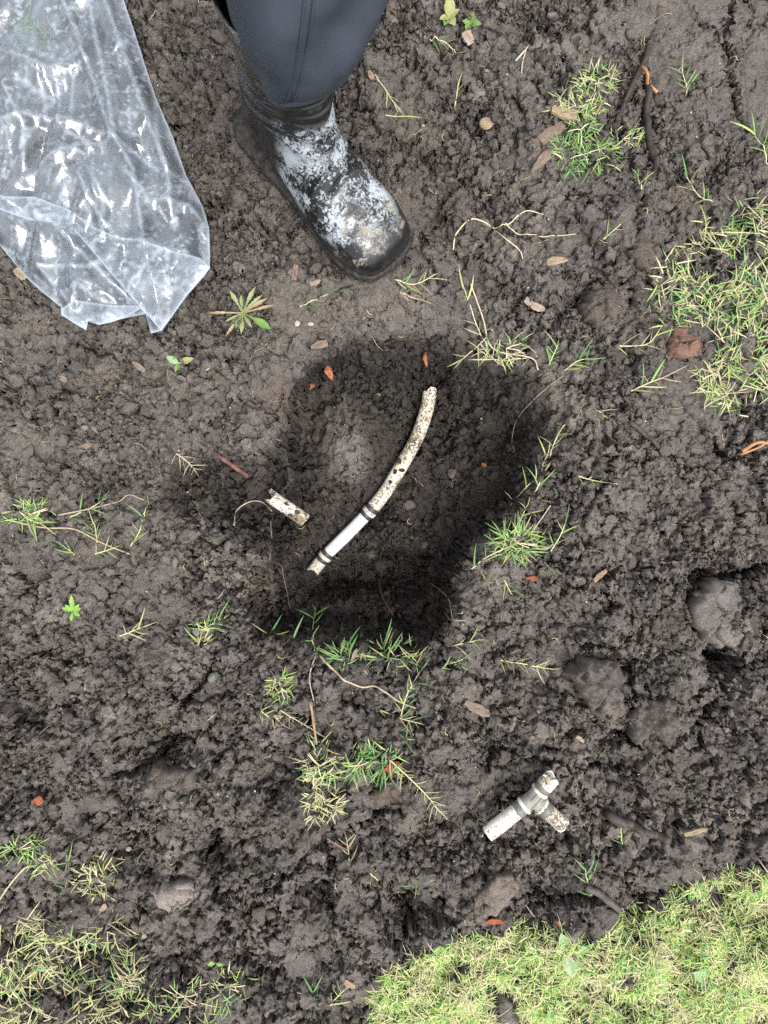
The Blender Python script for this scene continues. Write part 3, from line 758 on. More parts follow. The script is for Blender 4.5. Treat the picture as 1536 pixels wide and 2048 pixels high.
# long repaired pipe on the floor of the hole
PW = smooth_path([list(p) for p in pipe_w], 160)
org = PW[60].copy(); Lt = float(np.sum(np.linalg.norm(np.diff(PW, axis=0), axis=1)))
rp = empty('repaired_pipe', org, 'long curved water pipe in the hole, half mud-stained, half new white, joined by couplings', 'pipe')
Q = rel(PW, org)
def frac(px, py):                                # arc length at the path point nearest a pixel
    i = min(range(len(PIPE_PX)), key=lambda k: (PIPE_PX[k][0] - px) ** 2 + (PIPE_PX[k][1] - py) ** 2)
    k = int(i / (len(PIPE_PX) - 1) * 159); return float(np.sum(np.linalg.norm(np.diff(PW[:k + 1], axis=0), axis=1)))
s1 = frac(744, 1017); s2 = frac(658, 1104)
RO = 0.0107
o = hollow_pipe('old_pipe', sub_path(Q, 0.004, s1 - 0.002, 60), RO, RO - 0.0022, M_OLD, rp, 0.006, 0, 3, tilt0=-0.010)
o['label'] = 'cream pipe crusted with black mud, broken at its top end'
def coupling(s0, s1_, parent):
    L = s1_ - s0
    c = ring_band('coupling', sub_path(Q, s0, s1_, 12), [RO * 0.86, RO * .99, RO * 1.02, RO * 1.02, RO * .98, RO * .98, RO * .98, RO * .98, RO * 1.02, RO * 1.02, RO * .99, RO * .86], M_GLUE, parent)
    ring_band('clamp_ring', sub_path(Q, s0 + L * .34, s0 + L * .66, 9), [RO * .9, RO * 1.10, RO * 1.13, RO * 1.10, RO * 1.05, RO * 1.10, RO * 1.13, RO * 1.10, RO * .9], M_CLAMP, c)
    return c
coupling(s1 - 0.004, s1 + 0.020, rp)
o = hollow_pipe('white_pipe', sub_path(Q, s1 + 0.019, s2 + 0.001, 30), RO * 0.92, RO * .75, M_WHITE, rp)
o['label'] = 'clean white pipe section'
coupling(s2, s2 + 0.020, rp)
o = hollow_pipe('pipe_stub', sub_path(Q, s2 + 0.019, Lt, 12), RO * 0.98, RO * .75, M_OLDM, rp, 0, 0.005, 9)
o['label'] = 'muddy stub with a broken end'
# mud lumps stuck on the old section
for k, (s_, aa, rr) in enumerate([(0.115, 1.0, .0050), (0.120, 0.4, .0042), (0.126, 1.9, .0040), (0.133, 1.2, .0036), (0.137, 0.3, .0030), (0.147, 1.4, .0028), (0.016, .6, .0028)]):
    P, T, N, B = frames(sub_path(Q, 0.004, s1, 60)); L = np.concatenate([[0], np.cumsum(np.linalg.norm(np.diff(P, axis=0), axis=1))])
    i = int(np.argmin(np.abs(L - s_))); c = P[i] + (N[i] * math.sin(aa) + B[i] * math.cos(aa)) * RO
    sv, sf = crumb_shape(2, 300 + k); v = sv * rr * np.array([1.3, 1.2, .7]) + c
    link('mud_lump', make_mesh('mud_lump', v, [sf], True, np.tile((0.05, 0.042, 0.036), (len(v), 1))), M_SOIL, rp)

# short broken piece at the left edge of the hole
e0 = G(541, 993); e1 = G(611, 1041)
zz = max(gz_s(*(e0.lerp(e1, t)).xy, 0.008) for t in np.linspace(0, 1, 7)) + 0.0085
p0 = Vector((*W2(541, 993, zz), zz)); p1 = Vector((*W2(611, 1041, zz), zz)); mid = (p0 + p1) / 2
bp = empty('broken_pipe_piece', mid, 'short mud-crusted broken pipe piece lying at the left edge of the hole', 'pipe')
hollow_pipe('pipe_wall', rel([p0.lerp(p1, t) for t in np.linspace(0, 1, 20)], mid), 0.0098, 0.0075, M_OLDM, bp, 0.008, 0.0015, 21, tilt0=0.004)
for k in range(8):
    t = rng.uniform(.1, .9); c = np.array((p0.lerp(p1, t) - mid)) + np.array([rng.normal(0, .003), rng.normal(0, .003), 0.0085]); sv, sf = crumb_shape(2, 330 + k)
    link('mud_lump', make_mesh('mud_lump', sv * rng.uniform(.002, .0042) * np.array([1.3, 1.2, .6]) + c, [sf], True, np.tile((0.07, 0.055, 0.042), (len(sv), 1))), M_SOIL, bp)

# tee fitting with three pipe stubs
cpx = (1066, 1597)
g0 = G(*cpx); zt = max(gz_s(*G(*q).xy, 0.01) for q in [(980,1665),(1020,1632),(1066,1597),(1095,1566),(1120,1645),(1095,1622)]) + 0.006
C = Vector((*W2(*cpx, zt), zt))
tee = empty('tee_fitting', C, 'dirty white tee pipe fitting with three stubs lying on the loose soil', 'pipe fitting')
def D(px, py, z=None):
    z = zt if z is None else z; return np.array((*W2(px, py, z), z)) - np.array(C)
A1, A2, A3 = D(975, 1668, zt - .004), D(1100, 1560, zt + .006), D(1127, 1651, zt - .003)
A0 = np.zeros(3); R1 = 0.0104
def along(a, b, s0, s1_, n):
    a = np.asarray(a); b = np.asarray(b); L = np.linalg.norm(b - a); t = np.linspace(s0, s1_, n)[:, None]; return a + (b - a) / L * t
L1, L2, L3 = (float(np.linalg.norm(q)) for q in (A1, A2, A3))
hollow_pipe('pipe_stub', along(A0, A1, 0.026, L1, 24), R1 * 1.02, R1 * .8, M_OLDW, tee, 0, 0.0004, 31)
hollow_pipe('pipe_stub', along(A0, A3, 0.026, L3, 16), R1 * 1.02, R1 * .8, M_OLDW, tee, 0, 0.0008, 32)
o = hollow_pipe('pipe_stub', along(A0, A2, 0.022, L2 + 0.006, 12), R1 * 1.05, R1 * .82, M_OLDW, tee, 0, 0.0035, 33); o['label'] = 'open broken stub of the fitting'
b1 = link('fitting_body', make_mesh('fitting_body', *tube(np.concatenate([along(A0, A1, 0.020, 0.0, 6), along(A0, A2, 0.002, 0.024, 8)]), R1 * 1.02, 28), True), M_GREY, tee)
link('branch', make_mesh('branch', *tube(along(A0, A3, 0.0, 0.024, 8), R1 * 1.0, 28), True), M_GREY, b1)
for Aq, l0, l1 in ((A1, 0.017, 0.027), (A3, 0.017, 0.027), (A2, 0.016, 0.024)):
    link('collar', make_mesh('collar', *tube(along(A0, Aq, l0, l1, 8), [R1 * q for q in (1.0, 1.07, 1.08, 1.08, 1.08, 1.08, 1.07, 1.0)], 28), True), M_COLLAR, tee)
    link('clamp_ring', make_mesh('clamp_ring', *tube(along(A0, Aq, l0 - 0.005, l0 + 0.0005, 6), [R1 * q for q in (0.95, 1.14, 1.18, 1.18, 1.14, .95)], 28), True), M_CLAMP, tee)
ud = A2 / L2; pv = np.array([-ud[1], ud[0], 0])
for sgn in (-1, 1):                              # moulding lines on the body
    link('moulding_line', make_mesh('moulding_line', *tube([pv * R1 * .38 * sgn + ud * t + np.array([0, 0, R1 * .97]) for t in np.linspace(-.012, .012, 6)], 0.0005, 5), True), M_GLUE, b1)
sh = [D(1086, 1550, zt + .010), D(1097, 1553, zt + .012), D(1112, 1559, zt + .010)]
link('loose_shard', make_mesh('loose_shard', *tube(smooth_path(sh, 10), [.0009, .0013, .0014, .0014, .0014, .0014, .0013, .0012, .001, .0006], 6), True), M_WHITE, tee)
print('pipes', time.time() - T0)
# ------------------------------------------------------------------ translucent plastic bag
def cdt_mesh(outline, spacing, jit=0.35, seed=0, dense=None):
    """points and triangles filling a polygon"""
    q = np.random.default_rng(seed); pl = []
    dense = dense or spacing
    n = len(outline)
    for i in range(n):
        a = np.array(outline[i]); b = np.array(outline[(i + 1) % n]); m = max(1, int(np.linalg.norm(b - a) / dense))
        for t in range(m): pl.append(a + (b - a) * t / m)
    pl = np.array(pl); lo = pl.min(0); hi = pl.max(0)
    gx, gy = np.meshgrid(np.arange(lo[0], hi[0], spacing), np.arange(lo[1], hi[1], spacing * 0.87)); gx[1::2] += spacing / 2
    pts = np.stack([gx.ravel(), gy.ravel()], 1) + q.uniform(-jit, jit, (gx.size, 2)) * spacing
    s_ = sdf(pl, pts[:, 0].astype(np.float32), pts[:, 1].astype(np.float32)); pts = pts[s_ > spacing * 0.45]
    allp = np.concatenate([pl, pts]); nb = len(pl)
    r = delaunay_2d_cdt([Vector((float(p[0]), float(p[1]))) for p in allp], [(i, (i + 1) % nb) for i in range(nb)], [], 1, 1e-7)
    P = np.array([v[:] for v in r[0]]); T = np.array([f for f in r[2] if len(f) == 3], np.int32)
    return P, T, sdf(pl, P[:, 0].astype(np.float32), P[:, 1].astype(np.float32))
def film_material():
    m = Mat('plastic_film')
    cr = m.attr('crease', 'Fac'); n = m.noise(22, 4, 0.6); n2 = m.noise(240, 3)
    bmp = m.node('ShaderNodeBump'); bmp.inputs['Distance'].default_value = 0.0010; bmp.inputs['Strength'].default_value = 0.5
    m.l.new(m.math('ADD', m.math('MULTIPLY', n2, 0.4), m.noise(70, 3)), bmp.inputs['Height'])
    tr = m.node('ShaderNodeBsdfTransparent'); tr.inputs[0].default_value = (0.955, 0.965, 0.975, 1)
    df = m.node('ShaderNodeBsdfDiffuse'); df.inputs[0].default_value = (0.70, 0.80, 0.90, 1)
    tl = m.node('ShaderNodeBsdfTranslucent'); tl.inputs[0].default_value = (0.70, 0.80, 0.90, 1)
    dt = m.node('ShaderNodeMixShader'); dt.inputs[0].default_value = 0.4; m.l.new(df.outputs[0], dt.inputs[1]); m.l.new(tl.outputs[0], dt.inputs[2])
    haze = m.math('MINIMUM', m.math('ADD', m.ramp(n, [(0.36, 0.05), (0.66, 0.24)]), m.math('MULTIPLY', cr, 0.5)), 0.8)
    body = m.node('ShaderNodeMixShader'); m.l.new(haze, body.inputs[0]); m.l.new(tr.outputs[0], body.inputs[1]); m.l.new(dt.outputs[0], body.inputs[2])
    gl = m.node('ShaderNodeBsdfGlossy'); gl.inputs['Roughness'].default_value = 0.14; gl.inputs['Color'].default_value = (0.95, 0.97, 1, 1); m.l.new(bmp.outputs[0], gl.inputs['Normal'])
    fr = m.node('ShaderNodeFresnel'); fr.inputs[0].default_value = 1.55; m.l.new(bmp.outputs[0], fr.inputs['Normal'])
    fin = m.node('ShaderNodeMixShader'); m.l.new(m.math('MINIMUM', m.math('MULTIPLY', fr.outputs[0], 2.2), 0.9), fin.inputs[0]); m.l.new(body.outputs[0], fin.inputs[1]); m.l.new(gl.outputs[0], fin.inputs[2])
    m.l.new(fin.outputs[0], m.out.inputs['Surface'])
    return m.m
M_FILM = film_material()
BAG = [(245,-6),(268,60),(290,130),(312,195),(345,272),(372,350),(405,412),(418,455),(420,537),(375,590),(350,625),(325,662),(302,667),(292,628),(283,618),(250,634),(220,645),(198,649),(186,640),(175,642),(172,660),(145,645),(122,628),(121,614),(85,585),(50,553),(20,515),(-5,485),(-120,420),(-210,300),(-230,100),(-190,-90),(-60,-190),(120,-180),(225,-110)]
bag_o = Vector((*W2(120, 300), 0.0))
bag = empty('plastic_bag', bag_o, 'crumpled clear plastic bag lying on the soil beside the boot', 'bag')
creases = [  # polylines of sharp folds seen in the film, height, half width
    ([(165,-40),(190,60),(215,170),(238,283)], .010, .016), ([(238,283),(268,340),(285,450),(300,545),(322,655)], .010, .014), ([(60,360),(120,320),(180,295),(238,283)], .007, .014),
    ([(130,470),(180,520),(250,590),(322,655)], .012, .015), ([(0,395),(60,430),(140,465)], .010, .018), ([(165,355),(200,430),(235,475)], .006, .010), ([(235,475),(330,495),(400,512),(420,537)], .008, .014),
    ([(238,283),(310,330),(370,350)], -.007, .014), ([(250,340),(300,395),(372,400)], .006, .012), ([(372,400),(415,455)], .007, .012), ([(75,530),(130,530),(190,540),(235,500)], .008, .012), ([(75,530),(120,590),(135,620)], .007, .011),
    ([(130,620),(200,600),(270,610)], .006, .012), ([(200,-20),(240,90),(290,230),(330,330)], .008, .013), ([(120,-20),(165,90),(230,280)], .007, .012), ([(30,120),(110,150),(170,110)], .007, .016), ([(0,260),(70,240),(150,250),(238,283)], .006, .013),
    ([(300,545),(350,530),(418,520)], .006, .012), ([(300,560),(370,580)], .005, .01), ([(20,180),(60,260),(55,330)], .006, .012), ([(90,170),(100,250)], .006, .008), ([(120,180),(125,260)], .005, .008), ([(150,160),(152,235)], .005, .008),
    ([(300,180),(310,260),(330,330),(340,420)], .007, .012), ([(200,470),(215,400),(190,355)], .005, .010), ([(60,400),(90,440),(150,440)], .006, .012)]
def film(outline_px, z_edge, puff, seed, amp, parent, name, zoff=0.0, use_creases=True, spacing=0.0036):
    ol = [W2(a, b, z_edge) for a, b in outline_px]
    P, T, sd_ = cdt_mesh(ol, spacing, 0.3, seed); x, y = P[:, 0].astype(np.float32), P[:, 1].astype(np.float32)
    s_ = np.maximum(sd_, 0); z = z_edge + puff * (1 - np.exp(-s_ / 0.05)) + zoff * np.clip(s_ / 0.01, 0, 1)
    edge = np.clip(s_ / 0.012, 0.25, 1)
    # crumple: flat facets between random fold corners, drawn out along the bag in its upper half
    cre = np.zeros_like(x); q = np.random.default_rng(seed)
    lo, hi = P.min(0), P.max(0)
    for cnt, hgt, frac_ in ((90, 0.0095, 0.30), (300, 0.0040, 0.22), (900, 0.0016, 0.14)):
        m_ = int(cnt * (hi - lo).prod() / 0.16) + 8; cx_ = q.uniform(lo[0] - .03, hi[0] + .03, m_); cy_ = q.uniform(lo[1] - .03, hi[1] + .03, m_)
        sq = 1 + 1.6 * np.clip((float(np.mean(cy_)) - 0.0), 0, 0.0)
        ang = -0.26; ux = cx_ * math.cos(ang) + cy_ * math.sin(ang); uy = (-cx_ * math.sin(ang) + cy_ * math.cos(ang)) * 0.30
        r = delaunay_2d_cdt([Vector((float(a_), float(b_))) for a_, b_ in zip(ux, uy)], [], [], 0, 1e-7)
        cv = np.array([v[:] for v in r[0]]); hz_ = q.uniform(-1, 1, len(cv)) * hgt
        fx_ = x * math.cos(ang) + y * math.sin(ang); fy_ = (-x * math.sin(ang) + y * math.cos(ang)) * 0.30
        dz = np.zeros_like(x)
        for t in r[2]:
            if len(t) != 3: continue
            (x0, y0), (x1, y1), (x2, y2) = cv[t[0]], cv[t[1]], cv[t[2]]
            near = np.where((fx_ >= min(x0, x1, x2)) & (fx_ <= max(x0, x1, x2)) & (fy_ >= min(y0, y1, y2)) & (fy_ <= max(y0, y1, y2)))[0]
            if not len(near): continue
            dn = (y1 - y2) * (x0 - x2) + (x2 - x1) * (y0 - y2)
            if abs(dn) < 1e-12: continue
            a0 = ((y1 - y2) * (fx_[near] - x2) + (x2 - x1) * (fy_[near] - y2)) / dn; a1 = ((y2 - y0) * (fx_[near] - x2) + (x0 - x2) * (fy_[near] - y2)) / dn; a2 = 1 - a0 - a1
            ok = (a0 >= -1e-6) & (a1 >= -1e-6) & (a2 >= -1e-6); k_ = near[ok]
            dz[k_] = a0[ok] * hz_[t[0]] + a1[ok] * hz_[t[1]] + a2[ok] * hz_[t[2]]
            if q.random() < frac_:                # stress-whitened fold line
                e_ = np.where(np.minimum(a0, np.minimum(a1, a2))[ok] < 0.05)[0]; cre[k_[e_]] += q.uniform(0.3, 0.9)
        z = z + amp * edge * dz
    if use_creases:
        for pts, hh, hw in creases:
            dd = segdist([W2(a, b, z_edge + puff * 0.7) for a, b in pts], x, y)
            z = z + hh * 0.9 * np.clip(1 - dd / hw, 0, 1) * edge; cre = cre + 0.8 * np.clip(1 - dd / 0.0030, 0, 1)
    cre = np.clip(cre + 0.9 * np.clip(1 - sd_ / 0.0028, 0, 1), 0, 1)
    V = np.stack([x - bag_o.x, y - bag_o.y, z], 1)
    o = link(name, make_mesh(name, V, [T], True, None, {'crease': cre}), M_FILM, parent)
    return o
film(BAG, 0.022, 0.040, 41, 1.0, bag, 'upper_film')
film(BAG, 0.020, -0.004, 63, 0.45, bag, 'lower_film', 0.0, False, 0.006)
FLAP = [(-20,392),(70,394),(140,420),(190,455),(235,474),(285,480),(340,500),(400,516),(419,536),(375,590),(322,661),(270,602),(220,545),(160,473),(130,448),(60,441),(-20,412)]
o = film(FLAP, 0.062, 0.006, 77, 0.55, bag, 'folded_flap', 0.0, False, 0.0045); o['label'] = 'milky folded-over edge of the film'
FL2 = [(123,617),(150,600),(215,610),(283,612),(292,628),(250,636),(198,650),(176,642),(172,660),(122,630)]
film(FL2, 0.040, 0.004, 87, 0.5, bag, 'folded_flap', 0.0, False, 0.0045)
print('bag', time.time() - T0)
# ------------------------------------------------------------------ grass
def blade_material(name, attr=True):
    m = Mat(name)
    if attr: c = m.attr('tint')
    else:
        oi = m.node('ShaderNodeObjectInfo'); c = oi.outputs['Color']
    n = m.noise(160, 3)
    c = m.mix(1.0, c, m.ramp(n, [(0.3, (0.82, 0.84, 0.8)), (0.7, (1.15, 1.13, 1.1))]), 'MULTIPLY')
    m.set(c, 0.45, 0.35)
    tr = m.node('ShaderNodeBsdfTranslucent'); m.l.new(c, tr.inputs['Color'])
    mx = m.node('ShaderNodeMixShader'); mx.inputs[0].default_value = 0.28
    m.l.new(m.b.outputs[0], mx.inputs[1]); m.l.new(tr.outputs[0], mx.inputs[2]); m.l.new(mx.outputs[0], m.out.inputs['Surface'])
    return m.m
M_BLADES = blade_material('grass_blades'); M_BLADE1 = blade_material('grass_blade', False)
LIME, GREEN, DEEP, PALE, STRAW, BROWN = (0.42, 0.56, 0.17), (0.25, 0.46, 0.16), (0.14, 0.31, 0.11), (0.58, 0.60, 0.30), (0.64, 0.57, 0.38), (0.38, 0.28, 0.17)
def blades_mesh(B, az, el, L, wd, curl, cols, name):
    """ribbons: bases (n,3), azimuth, elevation, length, width, downward curl"""
    n = len(B); st = 4; t = np.linspace(0, 1, st)
    prof = np.array([0.75, 1.0, 0.8, 0.06])
    dx, dy = np.cos(az), np.sin(az); V = np.zeros((n, st, 2, 3), np.float32)
    for k in range(st):
        h = L * t[k] * np.cos(el) ; z = L * t[k] * np.sin(el) - curl * L * t[k] ** 2
        bend = 0.12 * L * t[k] ** 2 * np.sin(az * 7 + L * 900)
        cx = B[:, 0] + dx * h - dy * bend; cy = B[:, 1] + dy * h + dx * bend; cz = B[:, 2] + z
        w = wd * prof[k] * 0.5; tl = np.sin(az * 13 + L * 500) * 0.6
        for s_, j in ((-1, 0), (1, 1)):
            V[:, k, j] = np.stack([cx - dy * w * s_, cy + dx * w * s_, cz + w * s_ * tl], 1)
    base_ = (np.arange(n) * st * 2)[:, None, None]
    q = np.array([[2 * k, 2 * k + 1, 2 * k + 3, 2 * k + 2] for k in range(st - 1)])[None]
    F = (base_ + q).reshape(-1, 4)
    return make_mesh(name, V.reshape(-1, 3), [F], True, np.repeat(cols, st * 2, 0))
def pick_cols(n, mix, var=0.14):
    names = [np.array(c) for c, _ in mix]; p = np.array([w for _, w in mix], float); p /= p.sum()
    k = rng.choice(len(names), n, p=p); c = np.array(names)[k]
    return np.clip(c * (1 + rng.normal(0, var, (n, 1))) * (1 + rng.normal(0, 0.05, (n, 3))), 0.01, 0.8)
def gzv(x, y):
    ix = np.clip(np.searchsorted(ax, x), 1, nx - 1); iy = np.clip(np.searchsorted(ay, y), 1, ny - 1); return Z[iy, ix]
def lawn(name, outline_px, per_cm2, mix, label, lmin, lmax, gaps=0.25, seed=0, holes=(), wmm=1.5, zadd=0.0, bright=1.0):
    ol = np.array([W2(a, b) for a, b in outline_px]); lo, hi = ol.min(0), ol.max(0); area = (hi - lo).prod() * 1e4
    n = int(area * per_cm2); x = rng.uniform(lo[0], hi[0], n); y = rng.uniform(lo[1], hi[1], n)
    x32, y32 = x.astype(np.float32), y.astype(np.float32)
    s_ = sdf(ol, x32 + 0.010 * perlin(x32 * 25, y32 * 25, 21), y32 + 0.010 * perlin(x32 * 25, y32 * 25, 22))
    gap = fbm(x32, y32, 26, 3, 900 + seed)
    keep = (rng.random(n) < sstep(-0.006, 0.016, s_)) & (rng.random(n) < np.clip(0.6 + (0.42 - gaps + gap) * 2.2, 0.02, 1))
    for hx, hy, hr in holes:
        cx, cy = W2(hx, hy); keep &= ((x - cx) ** 2 + (y - cy) ** 2 > (hr / S) ** 2 * rng.uniform(0.6, 1.2, n))
    x, y = x[keep], y[keep]; n = len(x)
    B = np.stack([x, y, gzv(x, y) + rng.uniform(-0.001, 0.008, n) + zadd], 1)
    patchy = fbm(x.astype(np.float32), y.astype(np.float32), 20, 2, 950 + seed)
    cols = pick_cols(n, mix) * bright
    dry = patchy > 0.22; cols[dry] = 0.45 * cols[dry] + 0.55 * np.array(STRAW) * (1 + rng.normal(0, .1, (dry.sum(), 1)))
    az = rng.uniform(0, 6.283, n); el = np.radians(rng.uniform(3, 42, n)); L = rng.uniform(lmin, lmax, n)
    stem = rng.random(n) < 0.06; L[stem] *= 2.0; el[stem] = np.radians(rng.uniform(2, 14, stem.sum())); cols[stem] = np.array(STRAW) * (1 + rng.normal(0, 0.1, (stem.sum(), 1)))
    wd = rng.uniform(0.75, 1.25, n) * wmm * 0.001
    o = link(name, blades_mesh(B, az, el, L, wd, rng.uniform(0.0, 0.55, n), cols, name), M_BLADES)
    return tag(o, label, 'grass', kind='stuff')
MIXL = [(LIME, 4), (GREEN, 2), (PALE, 3.2), (STRAW, 1.4), (DEEP, .5)]
lawn('lawn_grass', [(735,2300),(738,1990),(765,1935),(850,1905),(900,1875),(960,1855),(1010,1848),(1060,1855),(1100,1845),(1180,1862),(1240,1835),(1330,1830),(1345,1795),(1420,1772),(1480,1735),(1536,1722),(1900,1640),(1900,2300)],
     36, MIXL, 'short bright green lawn at the lower right corner', 0.007, 0.018, -0.02, 1, [(1012,2015,34),(1238,1935,22),(1130,2010,12),(980,1975,26),(1390,1815,20),(1440,1800,26)], 1.15, 0.0, 1.12)
lawn('grass_patch', [(1290,605),(1308,560),(1330,520),(1375,485),(1400,440),(1440,422),(1480,400),(1536,380),(1720,350),(1720,860),(1536,800),(1500,838),(1450,822),(1400,800),(1385,752),(1392,732),(1432,702),(1420,660),(1392,640),(1340,660),(1312,642)],
     6.0, [(LIME, 2.5), (GREEN, 3), (PALE, 2.2), (STRAW, 2.4), (DEEP, 1)], 'green and straw grass patch at the right edge', 0.012, 0.030, 0.38, 2, [(1420,515,24),(1440,545,18),(1372,685,36),(1500,500,20)], 1.5)
lawn('sparse_grass', [(-220,1850),(60,1842),(150,1855),(212,1832),(262,1880),(275,1930),(330,1965),(385,2000),(425,2050),(430,2260),(-220,2260)],
     6.0, [(LIME, 2.5), (GREEN, 2), (PALE, 2.6), (STRAW, 3.2), (BROWN, .5)], 'thin half-dry grass at the lower left corner', 0.012, 0.032, 0.34, 3, [(170,1930,34),(120,2020,46),(330,2040,34)], 1.35)
print('lawn', time.time() - T0)

# single sprigs: a runner with blades, each blade an object of its own
def blade_shape(seed):
    q = np.random.default_rng(seed); st = 6; V = []
    curl = q.uniform(0.05, 0.45); bend = q.uniform(-0.22, 0.22)
    for k in range(st):
        t = k / (st - 1); w = 0.036 * (0.65 + 1.2 * t - 1.85 * t * t + 0.02) * (1 if k < st - 1 else 0.1)
        x, y, z = t, bend * t * t, 0.12 * t - curl * t * t
        V += [(x, y - w, z + w * 0.5), (x, y, z), (x, y + w, z + w * 0.5)]
    F = []
    for k in range(st - 1):
        for j in (0, 1): F.append((3 * k + j, 3 * k + j + 1, 3 * k + 4 + j, 3 * k + 3 + j))
    me = make_mesh('blade', np.array(V), F, True); me.materials.append(M_BLADE1); return me
BL = [blade_shape(k) for k in range(8)]
stem_mats = {}
def stem_mat(c):
    k = tuple(round(q, 3) for q in c)
    if k not in stem_mats: stem_mats[k] = plain('stem_%d' % len(stem_mats), k, 0.6, 0.3, 0.2, 200, 0)
    return stem_mats[k]
def blade_obj(parent, p, az, el, L, col, wide=1.0):
    o = bpy.data.objects.new('blade', random.choice(BL)); COL.objects.link(o); o.parent = parent
    o.location = p; o.rotation_euler = (random.uniform(-.5, .5), -el, az); o.scale = (L, L * wide, L); o.color = (*col, 1)
SPRIGS = 'small grass sprigs growing around the hole'
def sprig(path, n, Lmm, mix, label, lift=4, spread=50, star=False, both=True):
    n = max(4, int(round(n * 0.78))); Lmm *= 1.22
    pts = [G(a, b, lift * 0.001 * (0.4 + 0.6 * min(1, k))) for k, (a, b) in enumerate(path)]
    # keep the runner above the clods it crosses
    pts[0].z -= 0.003; base_ = pts[0].copy(); root = empty('grass_sprig', base_, label, 'grass', SPRIGS)
    P = smooth_path([tuple(p - base_) for p in pts], max(6, 7 * len(pts))) if len(pts) > 1 else None
    if P is not None:
        for q in P:
            q[2] = max(q[2], float(gz(q[0] + base_.x, q[1] + base_.y)) - base_.z + 0.0012)
        V, F = tube(P, np.linspace(0.0009, 0.0006, len(P)), 5); link('runner', make_mesh('runner', V, F, True), stem_mat(STRAW if random.random() < .6 else PALE), root)
    cols = pick_cols(n, mix, 0.15) * 0.82
    for k in range(n):
        if P is None or star:
            p = Vector(P[-1]) if P is not None else Vector((0, 0, 0)); az = 6.283 * k / n + random.uniform(-.4, .4)
        else:
            t = min(1, max(0, (k + 0.5 + random.uniform(-.6, .6)) / n)); i = int(t * (len(P) - 1)); p = Vector(P[i]); dv = P[min(i + 1, len(P) - 1)] - P[max(i - 1, 0)]
            az = math.atan2(dv[1], dv[0]) + R(spread) * (1 if k % 2 else -1) * random.uniform(.55, 1.2)
            if k >= n - 1: az = math.atan2(dv[1], dv[0])
        blade_obj(root, p, az, R(random.uniform(8, 42)), Lmm * 0.001 * random.uniform(.45, 1.25), tuple(cols[k]), random.uniform(.8, 1.25))
    return root
GR = [(GREEN, 4), (LIME, 2), (DEEP, 2), (PALE, .6)]; MX = [(GREEN, 2), (LIME, 2), (PALE, 2), (STRAW, 1.5)]; DRY = [(STRAW, 4), (PALE, 2), (BROWN, .6)]
